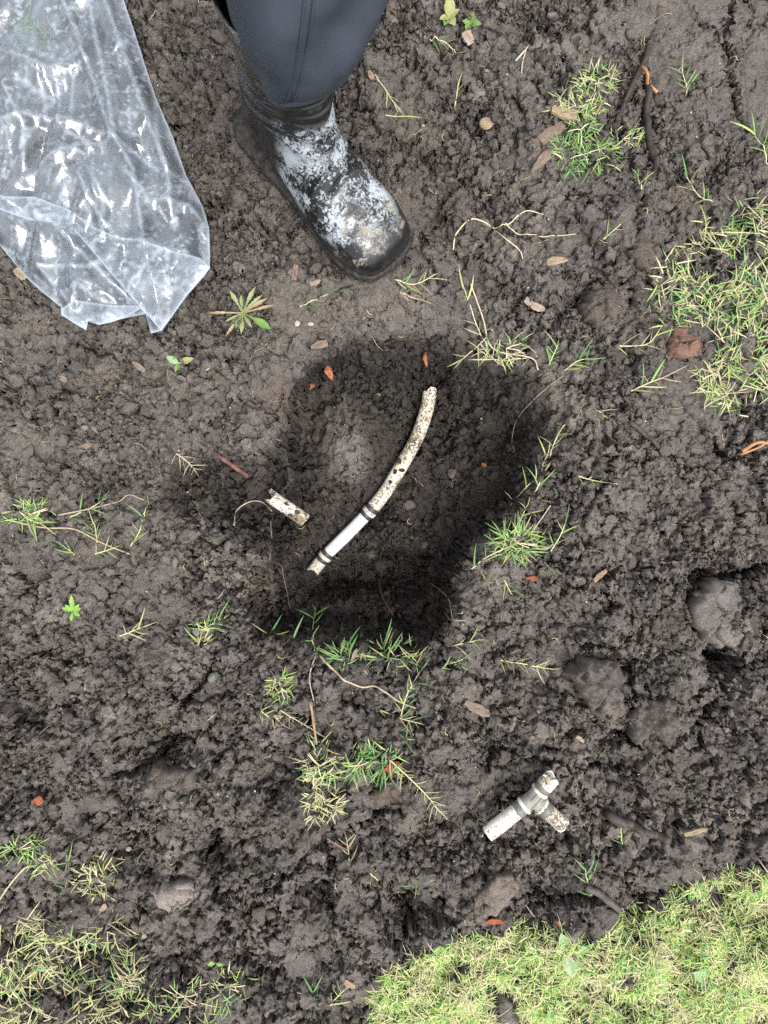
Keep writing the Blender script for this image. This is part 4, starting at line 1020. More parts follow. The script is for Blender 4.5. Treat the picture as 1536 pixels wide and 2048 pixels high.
for a in [
 ([(860,80),(885,96),(912,110)], 8, 26, MX, 'grass sprig just below the broad-leaved seedlings at the top'),
 ([(740,140),(768,178),(796,226)], 7, 24, MX, 'thin bent grass sprig just right of the trouser leg'),
 ([(770,232),(806,236)], 6, 22, GR, 'small green sprig right of the boot ankle'),
 ([(1372,192),(1362,140)], 9, 22, GR, 'upright green sprig with paired blades right of the forked twig'),
 ([(908,222),(915,178)], 5, 20, GR, 'short green sprig left of the round pale wood disc'),
 ([(1425,404),(1395,392),(1362,352)], 8, 22, MX, 'runner sprig at the upper left of the right-hand grass patch'),
 ([(1536,330),(1500,262)], 11, 26, GR, 'green sprig at the right edge above the grass patch'),
 ([(790,560),(830,570),(872,548)], 13, 24, MX, 'leafy sprig right below the toe of the boot'),
 ([(800,585),(838,602)], 7, 20, MX, 'low yellowish sprig under the toe of the boot'),
 ([(600,614),(656,590)], 5, 20, GR, 'thin green runner right of the leafy rosette'),
 ([(975,700),(948,640),(925,575)], 10, 28, MX, 'tall half-dry sprig on the upper right rim of the hole'),
 ([(985,660),(960,688),(905,742)], 8, 22, [(GREEN, 2), (PALE, 2)], 'runner with a green tip reaching down into the hole'),
 ([(1075,712),(1000,722),(950,700)], 12, 26, DRY, 'dry straw runner lying along the upper right rim'),
 ([(1098,730),(1115,690)], 12, 22, GR, 'bright green sprig right of the dry straw runner'),
 ([(1128,742),(1152,724),(1180,716)], 12, 24, GR, 'spreading green sprig at the right corner of the hole'),
 ([(1232,692),(1290,690),(1315,665)], 10, 24, MX, 'long runner left of the reddish clod'),
 ([(1262,782),(1300,765),(1336,752)], 10, 24, MX, 'yellow-green sprig below the reddish clod'),
 ([(1190,820),(1222,842)], 6, 18, MX, 'tiny sprig above the short dark twig'),
 ([(1098,915),(1110,880),(1126,850)], 8, 20, GR, 'small sprig on the right rim below the thin root'),
 ([(1068,985),(1085,930),(1098,890)], 10, 22, MX, 'sprig hanging over the right rim of the hole'),
 ([(1020,1012),(1050,975),(1080,950)], 9, 24, MX, 'long pale runner over the right rim'),
 ([(1020,1090),(1040,1040),(1055,1005)], 9, 22, MX, 'sprig above the thick tuft on the right rim'),
 ([(930,1140),(980,1110),(1020,1092)], 9, 22, MX, 'runner creeping out of the thick tuft towards the hole'),
 ([(1102,1102),(1120,1070),(1132,1036)], 7, 22, MX, 'loose curved sprig right of the thick tuft'),
 ([(1155,952),(1190,962),(1235,968)], 6, 18, MX, 'pale runner lying right of the rim roots'),
 ([(975,1165)], 6, 17, GR, 'tiny green star-shaped sprig below the thick tuft'),
 ([(1008,1160),(1024,1190)], 6, 20, GR, 'narrow green sprig below the thick tuft'),
 ([(632,1308),(626,1262),(632,1212)], 13, 20, GR, 'upright ladder-like sprig at the lower rim of the hole'),
 ([(540,1268)], 8, 24, GR, 'green star-shaped sprig at the lower left corner of the hole'),
 ([(585,1282)], 7, 26, GR, 'tall green sprig left of the ladder-like sprig'),
 ([(700,1330),(690,1295)], 13, 28, GR, 'bushy green sprig at the middle of the lower rim'),
 ([(775,1322),(765,1285)], 13, 28, GR, 'bushy green sprig right of middle on the lower rim'),
 ([(830,1335),(820,1285)], 10, 24, MX, 'sprig at the right end of the lower rim'),
 ([(905,1292),(960,1278)], 8, 20, MX, 'flat sprig right of the lower rim'),
 ([(880,1332),(925,1318)], 7, 20, GR, 'low green sprig below the flat sprig'),
 ([(800,1440),(815,1385),(845,1332)], 14, 24, GR, 'long green runner sprig running down below the hole'),
 ([(760,1418),(800,1435),(842,1446)], 16, 22, MX, 'yellow-green sprig at the foot of the long runner'),
 ([(812,1478)], 7, 20, GR, 'small bright sprig below the yellow-green one'),
 ([(262,1092),(282,1060),(300,1012)], 9, 24, GR, 'clear green herringbone sprig left of the hole'),
 ([(140,1035),(190,1012),(215,995)], 6, 24, GR, 'arrow-shaped green sprig above the long left runner'),
 ([(195,1085),(192,1048)], 7, 20, GR, 'little green sprig on the left runner'),
 ([(150,1110),(138,1098)], 7, 18, GR, 'dark green sprig below the left runner'),
 ([(190,1108),(232,1095)], 9, 16, MX, 'yellow sprig at the lower end of the left runner'),
 ([(240,1272),(290,1252)], 9, 22, DRY, 'dry forked sprig right of the feathery seedling'),
 ([(400,1262),(445,1236)], 14, 24, GR, 'green sprig left of the lower rim of the hole'),
 ([(395,1300),(400,1272)], 9, 22, MX, 'pale-stemmed sprig under the green sprig left of the rim'),
 ([(382,326)], 6, 12, GR, 'tiny green sprig between the bag and the boot'),
 ([(130,1778)], 7, 20, GR, 'green star sprig above the sparse grass'),
 ([(135,1725)], 9, 22, MX, 'pale sprig near the left edge above the star sprig'),
 ([(700,1722),(692,1668)], 10, 26, DRY, 'dry straw sprig low in the middle of the spoil'),
 ([(740,1745),(800,1790)], 6, 20, MX, 'lying sprig right of the dry straw sprig'),
 ([(832,1768)], 6, 20, GR, 'small dark green sprig right of the lying one'),
 ([(1180,1792),(1172,1755),(1160,1712)], 11, 22, GR, 'narrow tall sprig growing above the lawn'),
 ([(1245,1690),(1240,1655)], 9, 20, GR, 'green sprig under the dark branch piece'),
 ([(1104,1140)], 6, 12, GR, 'tiny bright sprig right of the hole'),
 ([(625,1990)], 8, 22, GR, 'green sprig left of the lawn'),
 ([(660,2010),(690,1975)], 9, 24, MX, 'mixed sprig touching the left side of the lawn'),
 ([(1205,480),(1240,450)], 4, 18, MX, 'faint thin sprig left of the grass patch'),
 ([(1282,380),(1275,350)], 7, 18, GR, 'green sprig under the lower end of the dark twig'),
 ([(30,1010),(60,1035),(90,1050)], 14, 26, MX, 'leafy start of the long runner at the left edge')]:
    sprig(*a)
# runner of the left sprigs
def strand(name, px, r0, r1, col, label, cat, lift=2.0, seg=9, grp=None, parent=None):
    pts = [G(a, b, lift * 0.001) for a, b in px]; o0 = pts[0].copy()
    P = smooth_path([tuple(p - o0) for p in pts], seg * (len(pts) - 1) + 1)
    for q in P: q[2] = max(q[2], float(gz(q[0] + o0.x, q[1] + o0.y)) - o0.z + r0)
    for _ in range(2): P[1:-1, 2] = np.maximum(P[1:-1, 2], 0.5 * (P[:-2, 2] + P[2:, 2]))
    V, F = tube(P, np.linspace(r0, r1, len(P)), 7, True, 0.08, len(P))
    o = link(name, make_mesh(name, V, F, True), stem_mat(col), None, o0)
    return tag(o, label, cat, grp)

# thick tufts: too many blades to pick apart
def tuft(px, py, rx, ry, n, Lmm, mix, label, wmm=1.35):
    c = G(px, py); root = empty('grass_tuft', c, label, 'grass', 'thick grass tufts')
    a = rng.uniform(0, 6.283, n); q = np.sqrt(rng.random(n)); x = c.x + np.cos(a) * q * rx / S; y = c.y + np.sin(a) * q * ry / S
    B = np.stack([x - c.x, y - c.y, gzv(x, y) - c.z + rng.uniform(0, .005, n)], 1); B[:, 2] = np.clip(B[:, 2], -0.04, 0.03)
    az = np.where(rng.random(n) < .6, a + rng.normal(0, .7, n), rng.uniform(0, 6.283, n))
    o = link('blades', blades_mesh(B, az, np.radians(rng.uniform(10, 55, n)), Lmm * .001 * rng.uniform(.6, 1.25, n), rng.uniform(.8, 1.2, n) * wmm * .001, rng.uniform(.1, .6, n), pick_cols(n, mix), 'blades'), M_BLADES, root)
    o['kind'] = 'stuff'
    for k in range(4):
        a0 = rng.uniform(0, 6.283); l = rng.uniform(.5, 1.1); p = [(0, 0, .004), (math.cos(a0) * rx / S * l * .5, math.sin(a0) * ry / S * l * .5, .007), (math.cos(a0) * rx / S * l, math.sin(a0) * ry / S * l, .004)]
        link('runner', make_mesh('runner', *tube(smooth_path(p, 9), .0007, 5), True), stem_mat(STRAW), root)
for a in [(700,1312,44,18,46,24,GR,'green tuft along the middle of the lower rim'),(790,1312,40,18,40,24,MX,'mixed tuft along the right of the lower rim'),(420,1258,34,20,36,22,MX,'loose tuft left of the lower rim'),(1190,165,34,26,90,20,MX,'grass tuft at the top of the upper right clump'),(1150,215,50,38,120,20,[(PALE,3),(STRAW,2),(LIME,2),(GREEN,1)],'yellowish grass tuft in the middle of the upper right clump'),(1160,262,24,30,60,18,GR,'narrow green tuft beside the wood chips'),
          (1165,312,62,32,150,26,GR,'broad green tuft at the foot of the upper right clump'),(1245,280,34,26,60,20,MX,'loose tuft between the clump and the dark twig'),
          (1030,1085,44,26,130,26,[(LIME,3),(GREEN,3),(PALE,1)],'thick bright tuft on the right rim of the hole'),(562,1372,18,30,70,16,[(LIME,3),(GREEN,2),(PALE,1)],'small dense tuft below the lower rim'),
          (640,1530,34,40,80,24,[(GREEN,3),(PALE,2),(STRAW,1)],'left tuft of the row in the spoil'),(712,1530,26,22,70,22,GR,'middle green tuft of the row in the spoil'),(765,1515,28,28,80,26,GR,'right green tuft beside the orange leaf'),
          (650,1605,32,26,90,18,[(STRAW,4),(PALE,3)],'dry straw-coloured tuft under the left green one'),(628,1570,14,34,60,16,[(PALE,3),(STRAW,2),(LIME,1)],'thin pale tuft between the green and straw tufts'),
          (40,1695,34,22,90,20,[(GREEN,3),(LIME,2)],'green tuft at the left edge above the sparse grass'),(195,1755,40,34,110,20,[(STRAW,4),(PALE,3),(LIME,1)],'straw-coloured tuft above the sparse grass'),(90,1720,26,18,40,18,MX,'thin tuft beside the left edge tuft'),
          (85,72,40,34,90,26,[(GREEN,3),(DEEP,2)],'green tuft seen through the plastic bag'),(60,1030,44,22,60,20,[(GREEN,2),(LIME,2),(PALE,1)],'leafy tuft at the left edge beside the shallow trench'),
          (455,1970,40,34,50,22,MX,'thin tuft right of the sparse grass'),(370,1990,40,30,50,20,[(GREEN,2),(STRAW,2),(PALE,1)],'half-dry tuft at the end of the sparse grass'),(1010,700,40,20,40,22,[(STRAW,3),(PALE,2),(GREEN,1)],'straw tuft on the upper right rim')]:
    tuft(*a)
# dead plume of straw
for k, (c0, c1, n_, lab) in enumerate([((780,1520),(892,1632),34,'bleached dead grass plume right of the orange leaf'),((1000,1320),(1095,1335),26,'dead straw strand right of the lower rim'),((520,1415),(560,1440),16,'dead straw wisp left of the vertical stick'),((560,1420),(625,1455),14,'dead straw fork beside the vertical stick'),((350,905),(395,945),18,'bleached root tangle left of the broken pipe piece')]):
    sprig([c0, ((c0[0] + c1[0]) / 2 + 6, (c0[1] + c1[1]) / 2), c1], n_, 17, DRY, lab, 6, 60)
print('sprigs', time.time() - T0)

# broad-leaved weeds
def leaf_material(name, col, col2):
    m = Mat(name); n = m.noise(60, 4); c = m.ramp(n, [(0.3, col), (0.7, col2)]); m.set(c, 0.5, 0.35)
    tr = m.node('ShaderNodeBsdfTranslucent'); m.l.new(c, tr.inputs['Color']); mx = m.node('ShaderNodeMixShader'); mx.inputs[0].default_value = 0.2
    m.l.new(m.b.outputs[0], mx.inputs[1]); m.l.new(tr.outputs[0], mx.inputs[2]); m.l.new(mx.outputs[0], m.out.inputs['Surface']); m.bump(m.noise(300, 3), .0005, .5); return m.m
M_LEAFG = leaf_material('leaf_green', (0.14, 0.27, 0.07), (0.22, 0.36, 0.10)); M_LEAFY = leaf_material('leaf_yellow_green', (0.30, 0.34, 0.12), (0.40, 0.42, 0.18)); M_LEAFP = leaf_material('leaf_pale', (0.26, 0.40, 0.20), (0.34, 0.47, 0.26)); M_LEAFB = leaf_material('leaf_bright', (0.20, 0.40, 0.07), (0.28, 0.48, 0.10))
def leaf_mesh(L, wd, prof, seed, curl=0.25, fold=0.35, stalk=0.0, tooth=0.0):
    q = np.random.default_rng(seed); st = 14; V = []; F = []
    for k in range(st):
        t = k / (st - 1); w = wd * float(np.interp(t, np.linspace(0, 1, len(prof)), prof)) * (1 + tooth * (1 if k % 2 else -1))
        if t < stalk: w = 0.0011
        x = L * t; z = L * (0.25 * t - curl * t * t); b = q.normal(0, .03) * wd
        V += [(x, -w + b, z + w * fold), (x, -w * .5 + b, z + w * fold * .62), (x, b, z), (x, w * .5 + b, z + w * fold * .62), (x, w + b, z + w * fold)]
    for k in range(st - 1):
        for j in range(4): F.append((5 * k + j, 5 * k + j + 1, 5 * k + 6 + j, 5 * k + 5 + j))
    return make_mesh('leaf', np.array(V), F, True)
def weed(px, py, leaves, label, mat, lift=4, stem=None):
    c = G(px, py, lift * .001); root = empty('weed', c, label, 'weed', 'broad-leaved weeds')
    for k, (ang, Lpx, wpx, prof, stalk, m_, el) in enumerate(leaves):
        me = leaf_mesh(Lpx / S, wpx / S / 2, prof, k + px, stalk=stalk, tooth=0.12 if wpx < 14 else 0.03); me.materials.append(m_ or mat)
        o = link('leaf', me, None, root); o.rotation_euler = (random.uniform(-.25, .25), -R(el), -R(ang))
    return root
WM_DRY = leaf_material('leaf_dry', (0.28, 0.20, 0.10), (0.42, 0.33, 0.18))
SPO = [.15, .18, .22, .35, .75, 1, .9, .4, .02]; OVL = [.1, .55, .9, 1, .95, .75, .45, .02]; RND = [.1, .7, 1, 1, .8, .4, .02]; NRW = [.3, .5, .7, .9, 1, .9, .6, .02]
weed(487,628,[(-120,52,9,SPO,.3,None,14),(-60,60,9,SPO,.3,None,16),(-90,38,7,SPO,.2,None,30),(-40,54,7,NRW,.2,None,12),(32,68,17,[.2,.2,.22,.3,.6,.95,1,.7,.02],.3,M_LEAFG,10),(58,40,7,NRW,.1,None,18),(92,46,9,SPO,.3,None,12),(112,36,9,SPO,.2,M_LEAFG,16),(178,72,6,SPO,.4,WM_DRY,8),(-12,70,6,SPO,.4,WM_DRY,8),(-28,60,8,SPO,.4,WM_DRY,10),(150,40,5,NRW,.2,None,14),(125,60,6,SPO,.5,WM_DRY,6)],'flat leafy rosette weed between the plastic bag and the hole',leaf_material('leaf_rosette',(0.20,0.25,0.10),(0.34,0.38,0.19)))
weed(897,40,[(-90,40,22,OVL,.1,None,30),(-30,26,16,RND,.1,None,20),(60,26,18,RND,.2,None,20),(160,22,14,OVL,.1,M_LEAFY,20),(115,24,15,RND,.1,M_LEAFG,20)],'seedling with round yellow-green leaves at the top edge',M_LEAFY)
weed(940,50,[(-70,22,15,RND,.1,None,20),(-170,18,12,RND,.1,None,20),(10,24,14,RND,.2,None,15),(120,20,13,RND,.2,None,15)],'small seedling right of the round-leaved one at the top',M_LEAFG)
weed(148,1222,[(-85,36,10,NRW,.1,None,20),(-45,22,8,NRW,.1,None,15),(-135,20,8,NRW,.1,None,15),(-20,20,8,NRW,.1,None,12),(-160,22,8,NRW,.1,None,12),(30,18,8,NRW,.1,None,10),(95,20,7,NRW,.1,None,15)],'feathery bright green seedling at the left',M_LEAFB)
weed(360,728,[(-15,34,14,OVL,.2,M_LEAFY,12),(-150,30,14,OVL,.1,None,12),(110,20,10,OVL,.1,M_LEAFG,12)],'two-leaved pale seedling left of the hole',M_LEAFP)
weed(1134,1893,[(-115,44,28,OVL,.05,None,22),(-5,46,18,OVL,.1,None,18),(85,52,30,OVL,.05,None,18),(178,30,16,OVL,.1,M_LEAFP,15)],'large-leaved weed growing in the upper lawn',M_LEAFP)
weed(1412,1950,[(-155,40,26,OVL,.05,None,18),(95,40,30,RND,.05,None,15),(40,26,18,OVL,.05,None,15)],'pale broad-leaved weed in the right lawn',M_LEAFP)
weed(880,1850+40,[(30,16,8,OVL,.1,None,15),(150,16,8,OVL,.1,None,15)],'tiny seedling at the lawn edge',M_LEAFB)
weed(432,1922,[(10,18,9,OVL,.1,None,15),(170,16,8,OVL,.1,None,15),(-80,14,7,OVL,.1,None,20)],'tiny bright seedling right of the sparse grass',M_LEAFB)
print('weeds', time.time() - T0)
# ------------------------------------------------------------------ large single clods
def slab(px_outline, thick, label, tintc, seed, crk=30, crd=0.003, rough=0.0025, lift=0.0, tilt=(0, 0), name='soil_clod', dome=0.0):
    c = np.mean(np.array(px_outline, float), 0); g = G(*c)
    ol = [W2(a, b, g.z + thick * .6) for a, b in px_outline]; cx, cy = np.mean(ol, 0)
    # ragged outline
    pl = []; q = np.random.default_rng(seed)
    for i in range(len(ol)):
        a, b = np.array(ol[i]), np.array(ol[(i + 1) % len(ol)])
        for t in np.arange(0, 1, 0.2):
            pl.append(a + (b - a) * t + q.normal(0, 0.0022, 2))
    P, T, s_ = cdt_mesh(pl, 0.0019, 0.3, seed, 0.0022); x, y = P[:, 0].astype(np.float32), P[:, 1].astype(np.float32)
    z0 = max(float(np.median(gzv(P[:, 0], P[:, 1]))) - 0.001, float(g.z) - .004) + lift
    size_ = float(np.ptp(np.array(ol), axis=0).max()); crk = max(crk * 0.6, 2.6 / size_)
    e = voro_edge(x + 0.004 * perlin(x * 90, y * 90, seed), y + 0.004 * perlin(x * 90, y * 90, seed + 1), crk, 980 + seed % 7)
    lay = fbm(x * 0.35 + y * .2, y, 26, 3, seed + 5); rough = rough * 1.5
    fac = np.full_like(x, 9.0)
    for _k in range(5):
        an = q.uniform(0, 6.283); sl_ = q.uniform(0.15, 0.9); of = q.uniform(0.75, 1.25); fac = np.minimum(fac, of - sl_ * ((x - cx) * math.cos(an) + (y - cy) * math.sin(an)) / 0.03)
    top = z0 + thick * np.clip(fac, 0.25, 1.3) * (0.75 + 0.25 * sstep(-.12, .18, lay)) * (1 - np.exp(-np.maximum(s_, 0) / 0.0022)) + rough * fbm(x, y, 45, 4, seed) * 1.3 + (0.0018 + 0.35 * max(0.0, rough - 0.006)) * fbm(x, y, 110, 4, seed + 3) + tilt[0] * (x - cx) + tilt[1] * (y - cy) + dome * np.clip(s_ / 0.03, 0, 1)
    top -= crd * 2.2 * np.clip(0.5 + 2.2 * fbm(x, y, 30, 2, seed + 7), 0, 1) * (1 - sstep(0.0004, 0.0034, e)) * np.clip(s_ / 0.003, 0, 1)
    bot = np.minimum(gzv(P[:, 0], P[:, 1]), z0) - 0.008
    n = len(P); edge = np.where(s_ < 1e-5)[0]
    V = np.concatenate([np.stack([x - cx, y - cy, top - z0], 1), np.stack([x - cx, y - cy, bot - z0], 1)])
    # side walls from the triangles' open edges
    ed = {}
    for t in T:
        for a, b in ((t[0], t[1]), (t[1], t[2]), (t[2], t[0])):
            ed[(int(a), int(b))] = 1
    side = [(a, n + a, n + b, b) for (a, b) in ed if (b, a) not in ed]
    f = (1 + 0.10 * fbm(x, y, 40, 3, seed + 9))[:, None] * np.array(tintc)
    f = np.concatenate([f, f * 0.75])
    faces = [T, (T + n)[:, ::-1].astype(np.int32)] + ([np.array(side, np.int32)] if side else [])
    o = link(name, make_mesh(name, V, faces, False, f), M_SOIL, None, (cx, cy, z0))
    return tag(o, label, 'clod')
for k, a in enumerate([
 ([(300,1785),(330,1771),(372,1768),(420,1762),(426,1776),(405,1800),(380,1815),(350,1835),(332,1840),(316,1815)], .014, 'pale grey flat cracked clod low on the left', (0.27, 0.245, 0.225), 42, .0035, .002, 0, (0, 0)),
 ([(944,1850),(955,1802),(985,1772),(1020,1757),(1042,1775),(1022,1810),(1000,1838),(962,1856)], .012, 'brown-grey cracked slab just above the lawn', (0.19, 0.165, 0.145), 40, .003, .003, 0, (0, .1)),
 ([(1405,1190),(1428,1160),(1482,1165),(1502,1190),(1522,1280),(1482,1302),(1440,1300),(1402,1262),(1393,1215)], .022, 'large smooth cracked grey slab near the right edge', (0.165, 0.153, 0.142), 26, .007, .003, 0, (0, 0)),
 ([(1478,1592),(1500,1562),(1514,1570),(1507,1620),(1480,1632)], .012, 'small smooth grey clod at the lower right edge', (0.17, 0.16, 0.15), 60, .001, .001, 0, (0, 0)),
 ([(285,1572),(300,1536),(332,1540),(388,1550),(402,1570),(378,1600),(332,1602),(302,1592)], .016, 'broad layered clod on the left mound', (0.135, 0.120, 0.108), 34, .004, .004, 0, (0, 0)),
 ([(140,1606),(165,1590),(215,1598),(232,1615),(200,1632),(150,1632)], .010, 'flat grey clod left of the layered clod', (0.125, 0.115, 0.105), 40, .003, .002, 0, (0, 0)),
 ([(1340,672),(1355,648),(1385,645),(1400,668),(1412,690),(1392,712),(1352,716),(1338,700)], .020, 'reddish brown clod at the edge of the right-hand grass patch', (0.20, 0.125, 0.098), 34, .006, .004, .004, (0, 0)),
 ([(1140,1352),(1168,1322),(1250,1332),(1266,1380),(1252,1440),(1220,1452),(1182,1420)], .026, 'big rough block above the tee fitting', (0.136, 0.122, 0.111), 24, .007, .011, 0, (.1, 0)),
 ([(1272,1440),(1292,1420),(1360,1402),(1392,1440),(1372,1490),(1322,1520),(1272,1490)], .030, 'big rounded block right of the rough block', (0.136, 0.122, 0.111), 22, .008, .011, 0, (0, 0)),
 ([(1002,1996),(1018,1988),(1030,1998),(1033,2046),(995,2056),(990,2030)], .016, 'smooth grey clod lying in the lawn', (0.18, 0.165, 0.15), 20, .001, .002, .004, (0, 0)),
 ([(1262,500),(1268,468),(1300,450),(1330,465),(1336,500),(1312,530),(1280,532)], .016, 'rounded clod left of the right-hand grass patch', (0.125, 0.108, 0.096), 40, .004, .004, 0, (0, 0)),
 ([(1170,602),(1190,570),(1240,565),(1254,592),(1242,632),(1202,650),(1176,632)], .020, 'crumbling round clod between the wood chip and the grass patch', (0.12, 0.103, 0.092), 46, .006, .005, 0, (0, 0)),
 ([(735,1592),(770,1562),(810,1572),(830,1600),(802,1622),(750,1622)], .014, 'brownish clod beside the bleached grass plume', (0.155, 0.125, 0.105), 40, .003, .004, 0, (0, 0)),
 ([(1365,800),(1400,785),(1430,800),(1425,830),(1385,838)], .006, 'smooth cracked plate below the grass patch', (0.13, 0.122, 0.116), 60, .0025, .001, 0, (0, 0))]):
    slab(a[0], a[1], a[2], a[3], 1000 + 13 * k, a[4], a[5], a[6], a[7], a[8])
print('slabs', time.time() - T0)
CLODS = [crumb_shape(3, 500 + k, 0.35) for k in range(7)]
clod_me = []
for k, (v, f) in enumerate(CLODS):
    sh = 0.85 + 0.3 * rng.random()
    clod_me.append(make_mesh('soil_clod', v * (1 + 0.09 * fbm(v[:, 0] + v[:, 2], v[:, 1] - v[:, 2], 5, 2, k))[:, None], [f], False, np.tile(np.array((0.185, 0.167, 0.152)) * sh, (len(v), 1)))); clod_me[-1].materials.append(M_SOIL)
ORD = ['topmost', 'second from the top', 'third from the top', 'fourth from the top', 'fifth from the top', 'sixth from the top', 'seventh from the top', 'eighth from the top', 'ninth from the top']
areas = [('dark rounded clod beside the boot', [(738,125),(772,205),(735,262),(800,268),(795,318),(842,345),(868,402),(905,300)]), ('dark clod between bag and boot', [(395,40),(440,75),(420,150),(462,190),(425,255),(470,262)]),
         ('clod near the split wood chips', [(985,215),(1048,272),(1015,330),(1062,380)]), ('clod left of the crumbling round clod', [(1150,480),(1120,575),(1092,560),(1135,640),(1165,560)]),
         ('angular clod on the rubble right of the hole', [(1330,900),(1262,945),(1180,975),(1345,1040),(1215,1100),(1190,1118),(1262,1098),(1232,1128),(1330,1110)]), ('clod on the dry ground left of the hole', [(110,770),(262,812),(60,905),(128,880),(330,790),(245,905)]),
         ('clod on the spoil at the lower left', [(150,1370),(62,1450),(262,1420),(430,1405),(505,1500),(120,1520)]), ('clod in the broken spoil above the lawn', [(560,1740),(612,1800),(880,1740),(905,1800),(520,1830),(700,1880)]),
         ('moist clod on the floor of the hole', [(700,960),(820,1010),(742,1105),(850,1090),(905,950)]), ('clod between hole and tee fitting', [(980,1290),(1050,1260),(1010,1400),(930,1490),(1110,1440)])]
for lab, pts in areas:
    for k, (px, py) in enumerate(sorted(pts, key=lambda t: t[1])):
        r = random.choice([.0085, .0095, .011, .0125]); g = G(px, py); m_ = min(float(gz(g.x + a_ * r, g.y + b_ * r)) for a_, b_ in ((1, 0), (-1, 0), (0, 1), (0, -1)))
        o = link('soil_clod', clod_me[(k * 3 + px) % len(clod_me)], None, None, (g.x, g.y, 0.5 * (g.z + m_) + r * .35)); o.scale = (r, r * random.uniform(.75, 1), r * random.uniform(.65, .9)); o.rotation_euler = (random.uniform(-.5, .5), random.uniform(-.5, .5), random.uniform(0, 6.28))
        tag(o, lab + ', ' + ORD[k] + ' of its group', 'clod', 'loose soil clods')

# ------------------------------------------------------------------ wood chips, leaves, twigs, roots
def wood_mat(name, a, b):
    m = Mat(name); mp = m.node('ShaderNodeMapping'); mp.inputs['Scale'].default_value = (0.12, 1, 1); m.l.new(m.coord(), mp.inputs[0])
    n = m.noise(700, 4, 0.65, mp.outputs[0]); m.set(m.ramp(n, [(0.3, a), (0.65, b)]), 0.8, 0.2); m.bump(n, .0012, .9); return m.m
WM = {'grey': wood_mat('wood_grey_brown', (0.09, 0.065, 0.05), (0.26, 0.20, 0.155)), 'tan': wood_mat('wood_tan', (0.13, 0.09, 0.06), (0.40, 0.31, 0.21)), 'pale': wood_mat('wood_pale', (0.16, 0.12, 0.09), (0.42, 0.34, 0.27)),
      'orange': wood_mat('wood_orange', (0.13, 0.045, 0.02), (0.46, 0.17, 0.08)), 'rust': wood_mat('wood_rust', (0.14, 0.05, 0.03), (0.36, 0.12, 0.06))}
def chip(px, py, Lpx, Wpx, ang, mat, label, th=.004, tip=(0.9, 0.35), seed=0, name='wood_chip', cat='wood chip', curl=0.0):
    q = np.random.default_rng(seed + px); g = G(px, py); L = Lpx / S; w = Wpx / S
    st = 9; rings = []
    for k in range(st):
        t = k / (st - 1); ww = w * .5 * float(np.interp(t, [0, .12, .5, .85, 1], [tip[0] * .8, tip[0], 1, .8, tip[1]])) * (1 + q.normal(0, .06)); hh = th * .5 * (1 - .35 * abs(t - .5)) * (1 + q.normal(0, .12))
        sk = q.normal(0, .04) * w; zc = curl * L * (t - .5) ** 2 * 4
        rings.append(np.array([(L * (t - .5) + q.normal(0, .01) * L, ww + sk, -hh + zc), (L * (t - .5), ww * .92 + sk, hh * .7 + zc), (L * (t - .5), ww * .3 + sk, hh + zc), (L * (t - .5), -ww * .35 + sk, hh * .85 + zc), (L * (t - .5), -ww * .95 + sk, hh * .6 + zc), (L * (t - .5) + q.normal(0, .01) * L, -ww + sk, -hh + zc)]))
    V, F = loft(rings); o = link(name, make_mesh(name, V, F, False), WM[mat])
    zs = [gz_s(g.x + math.cos(R(-ang)) * L * t, g.y + math.sin(R(-ang)) * L * t, .002) for t in (-.4, 0, .4)]
    o.location = (*W2(px, py, max(zs)), max(zs) * .6 + sorted(zs)[1] * .4 + th * .45); o.rotation_euler = (q.normal(0, .12), math.atan2(zs[0] - zs[2], L * .8) * .8, R(-ang))
    return tag(o, label, cat)
for a in [
 (1103,266,64,26,-38,'grey','dark split wood chip beside the upper right grass clump',.006,(.9,.7)), (1082,322,52,20,-45,'grey','pointed wood chip below the split chip',.005,(.4,.3)), (1128,226,54,26,8,'tan','pale splintered wood chip inside the upper right grass clump',.005,(.6,.9)),
 (1107,523,56,18,-8,'tan','flat tan wood chip above the crumbling round clod',.004,(.5,.3)), (1070,611,48,17,28,'pale','pale pencil-like wood chip above the hole rim',.004,(.9,.15)), (1200,1152,36,11,-38,'tan','slim tan wood chip right of the hole',.004,(.8,.6)),
 (937,76,26,22,60,'pale','small square pale chip under the top seedlings',.004,(.9,.8)), (630,566,24,10,-30,'pale','small chip below the sole of the boot',.003,(.9,.6)), (590,545,30,12,-80,'grey','upright grey chip below the boot arch',.004,(.9,.8)),
 (638,690,36,18,-20,'grey','pale grooved chip on the upper left rim',.004,(.5,.8)), (278,733,30,12,40,'grey','narrow dry chip left of the two-leaved seedling',.003,(.6,.4)), (968,930,12,8,30,'orange','small orange chip low on the right hole wall',.003,(.9,.6)),
 (40,548,26,16,45,'tan','tan chip peeping out under the left edge of the bag',.004,(.9,.6)), (742,150,24,12,70,'tan','dry tan flake at the trouser hem side',.003,(.6,.4)), (708,1312,30,8,-65,'pale','upright pale sliver among the lower rim sprigs',.002,(.8,.5)),
 (955,1418,60,22,30,'grey','long grey bark slab below the dead straw strand',.004,(.6,.3)), (1160,1478,18,8,40,'pale','small pinkish chip above the tee fitting',.003,(.9,.5)), (1390,1662,46,12,-28,'tan','yellow broken chip right of the dark branch piece',.004,(.9,.5)),
 (700,1985-17,24,14,25,'tan','tan chip left of the lawn',.003,(.9,.5)), (1310,610,0.1,0.1,0,'grey','x') ]:
    if a[2] > 1: chip(*a)
def leafbit(px, py, L, W, ang, mat, label, curl=.2):
    return chip(px, py, L, W, ang, mat, label, .0014, (.25, .1), 7, 'dead_leaf', 'leaf', curl)
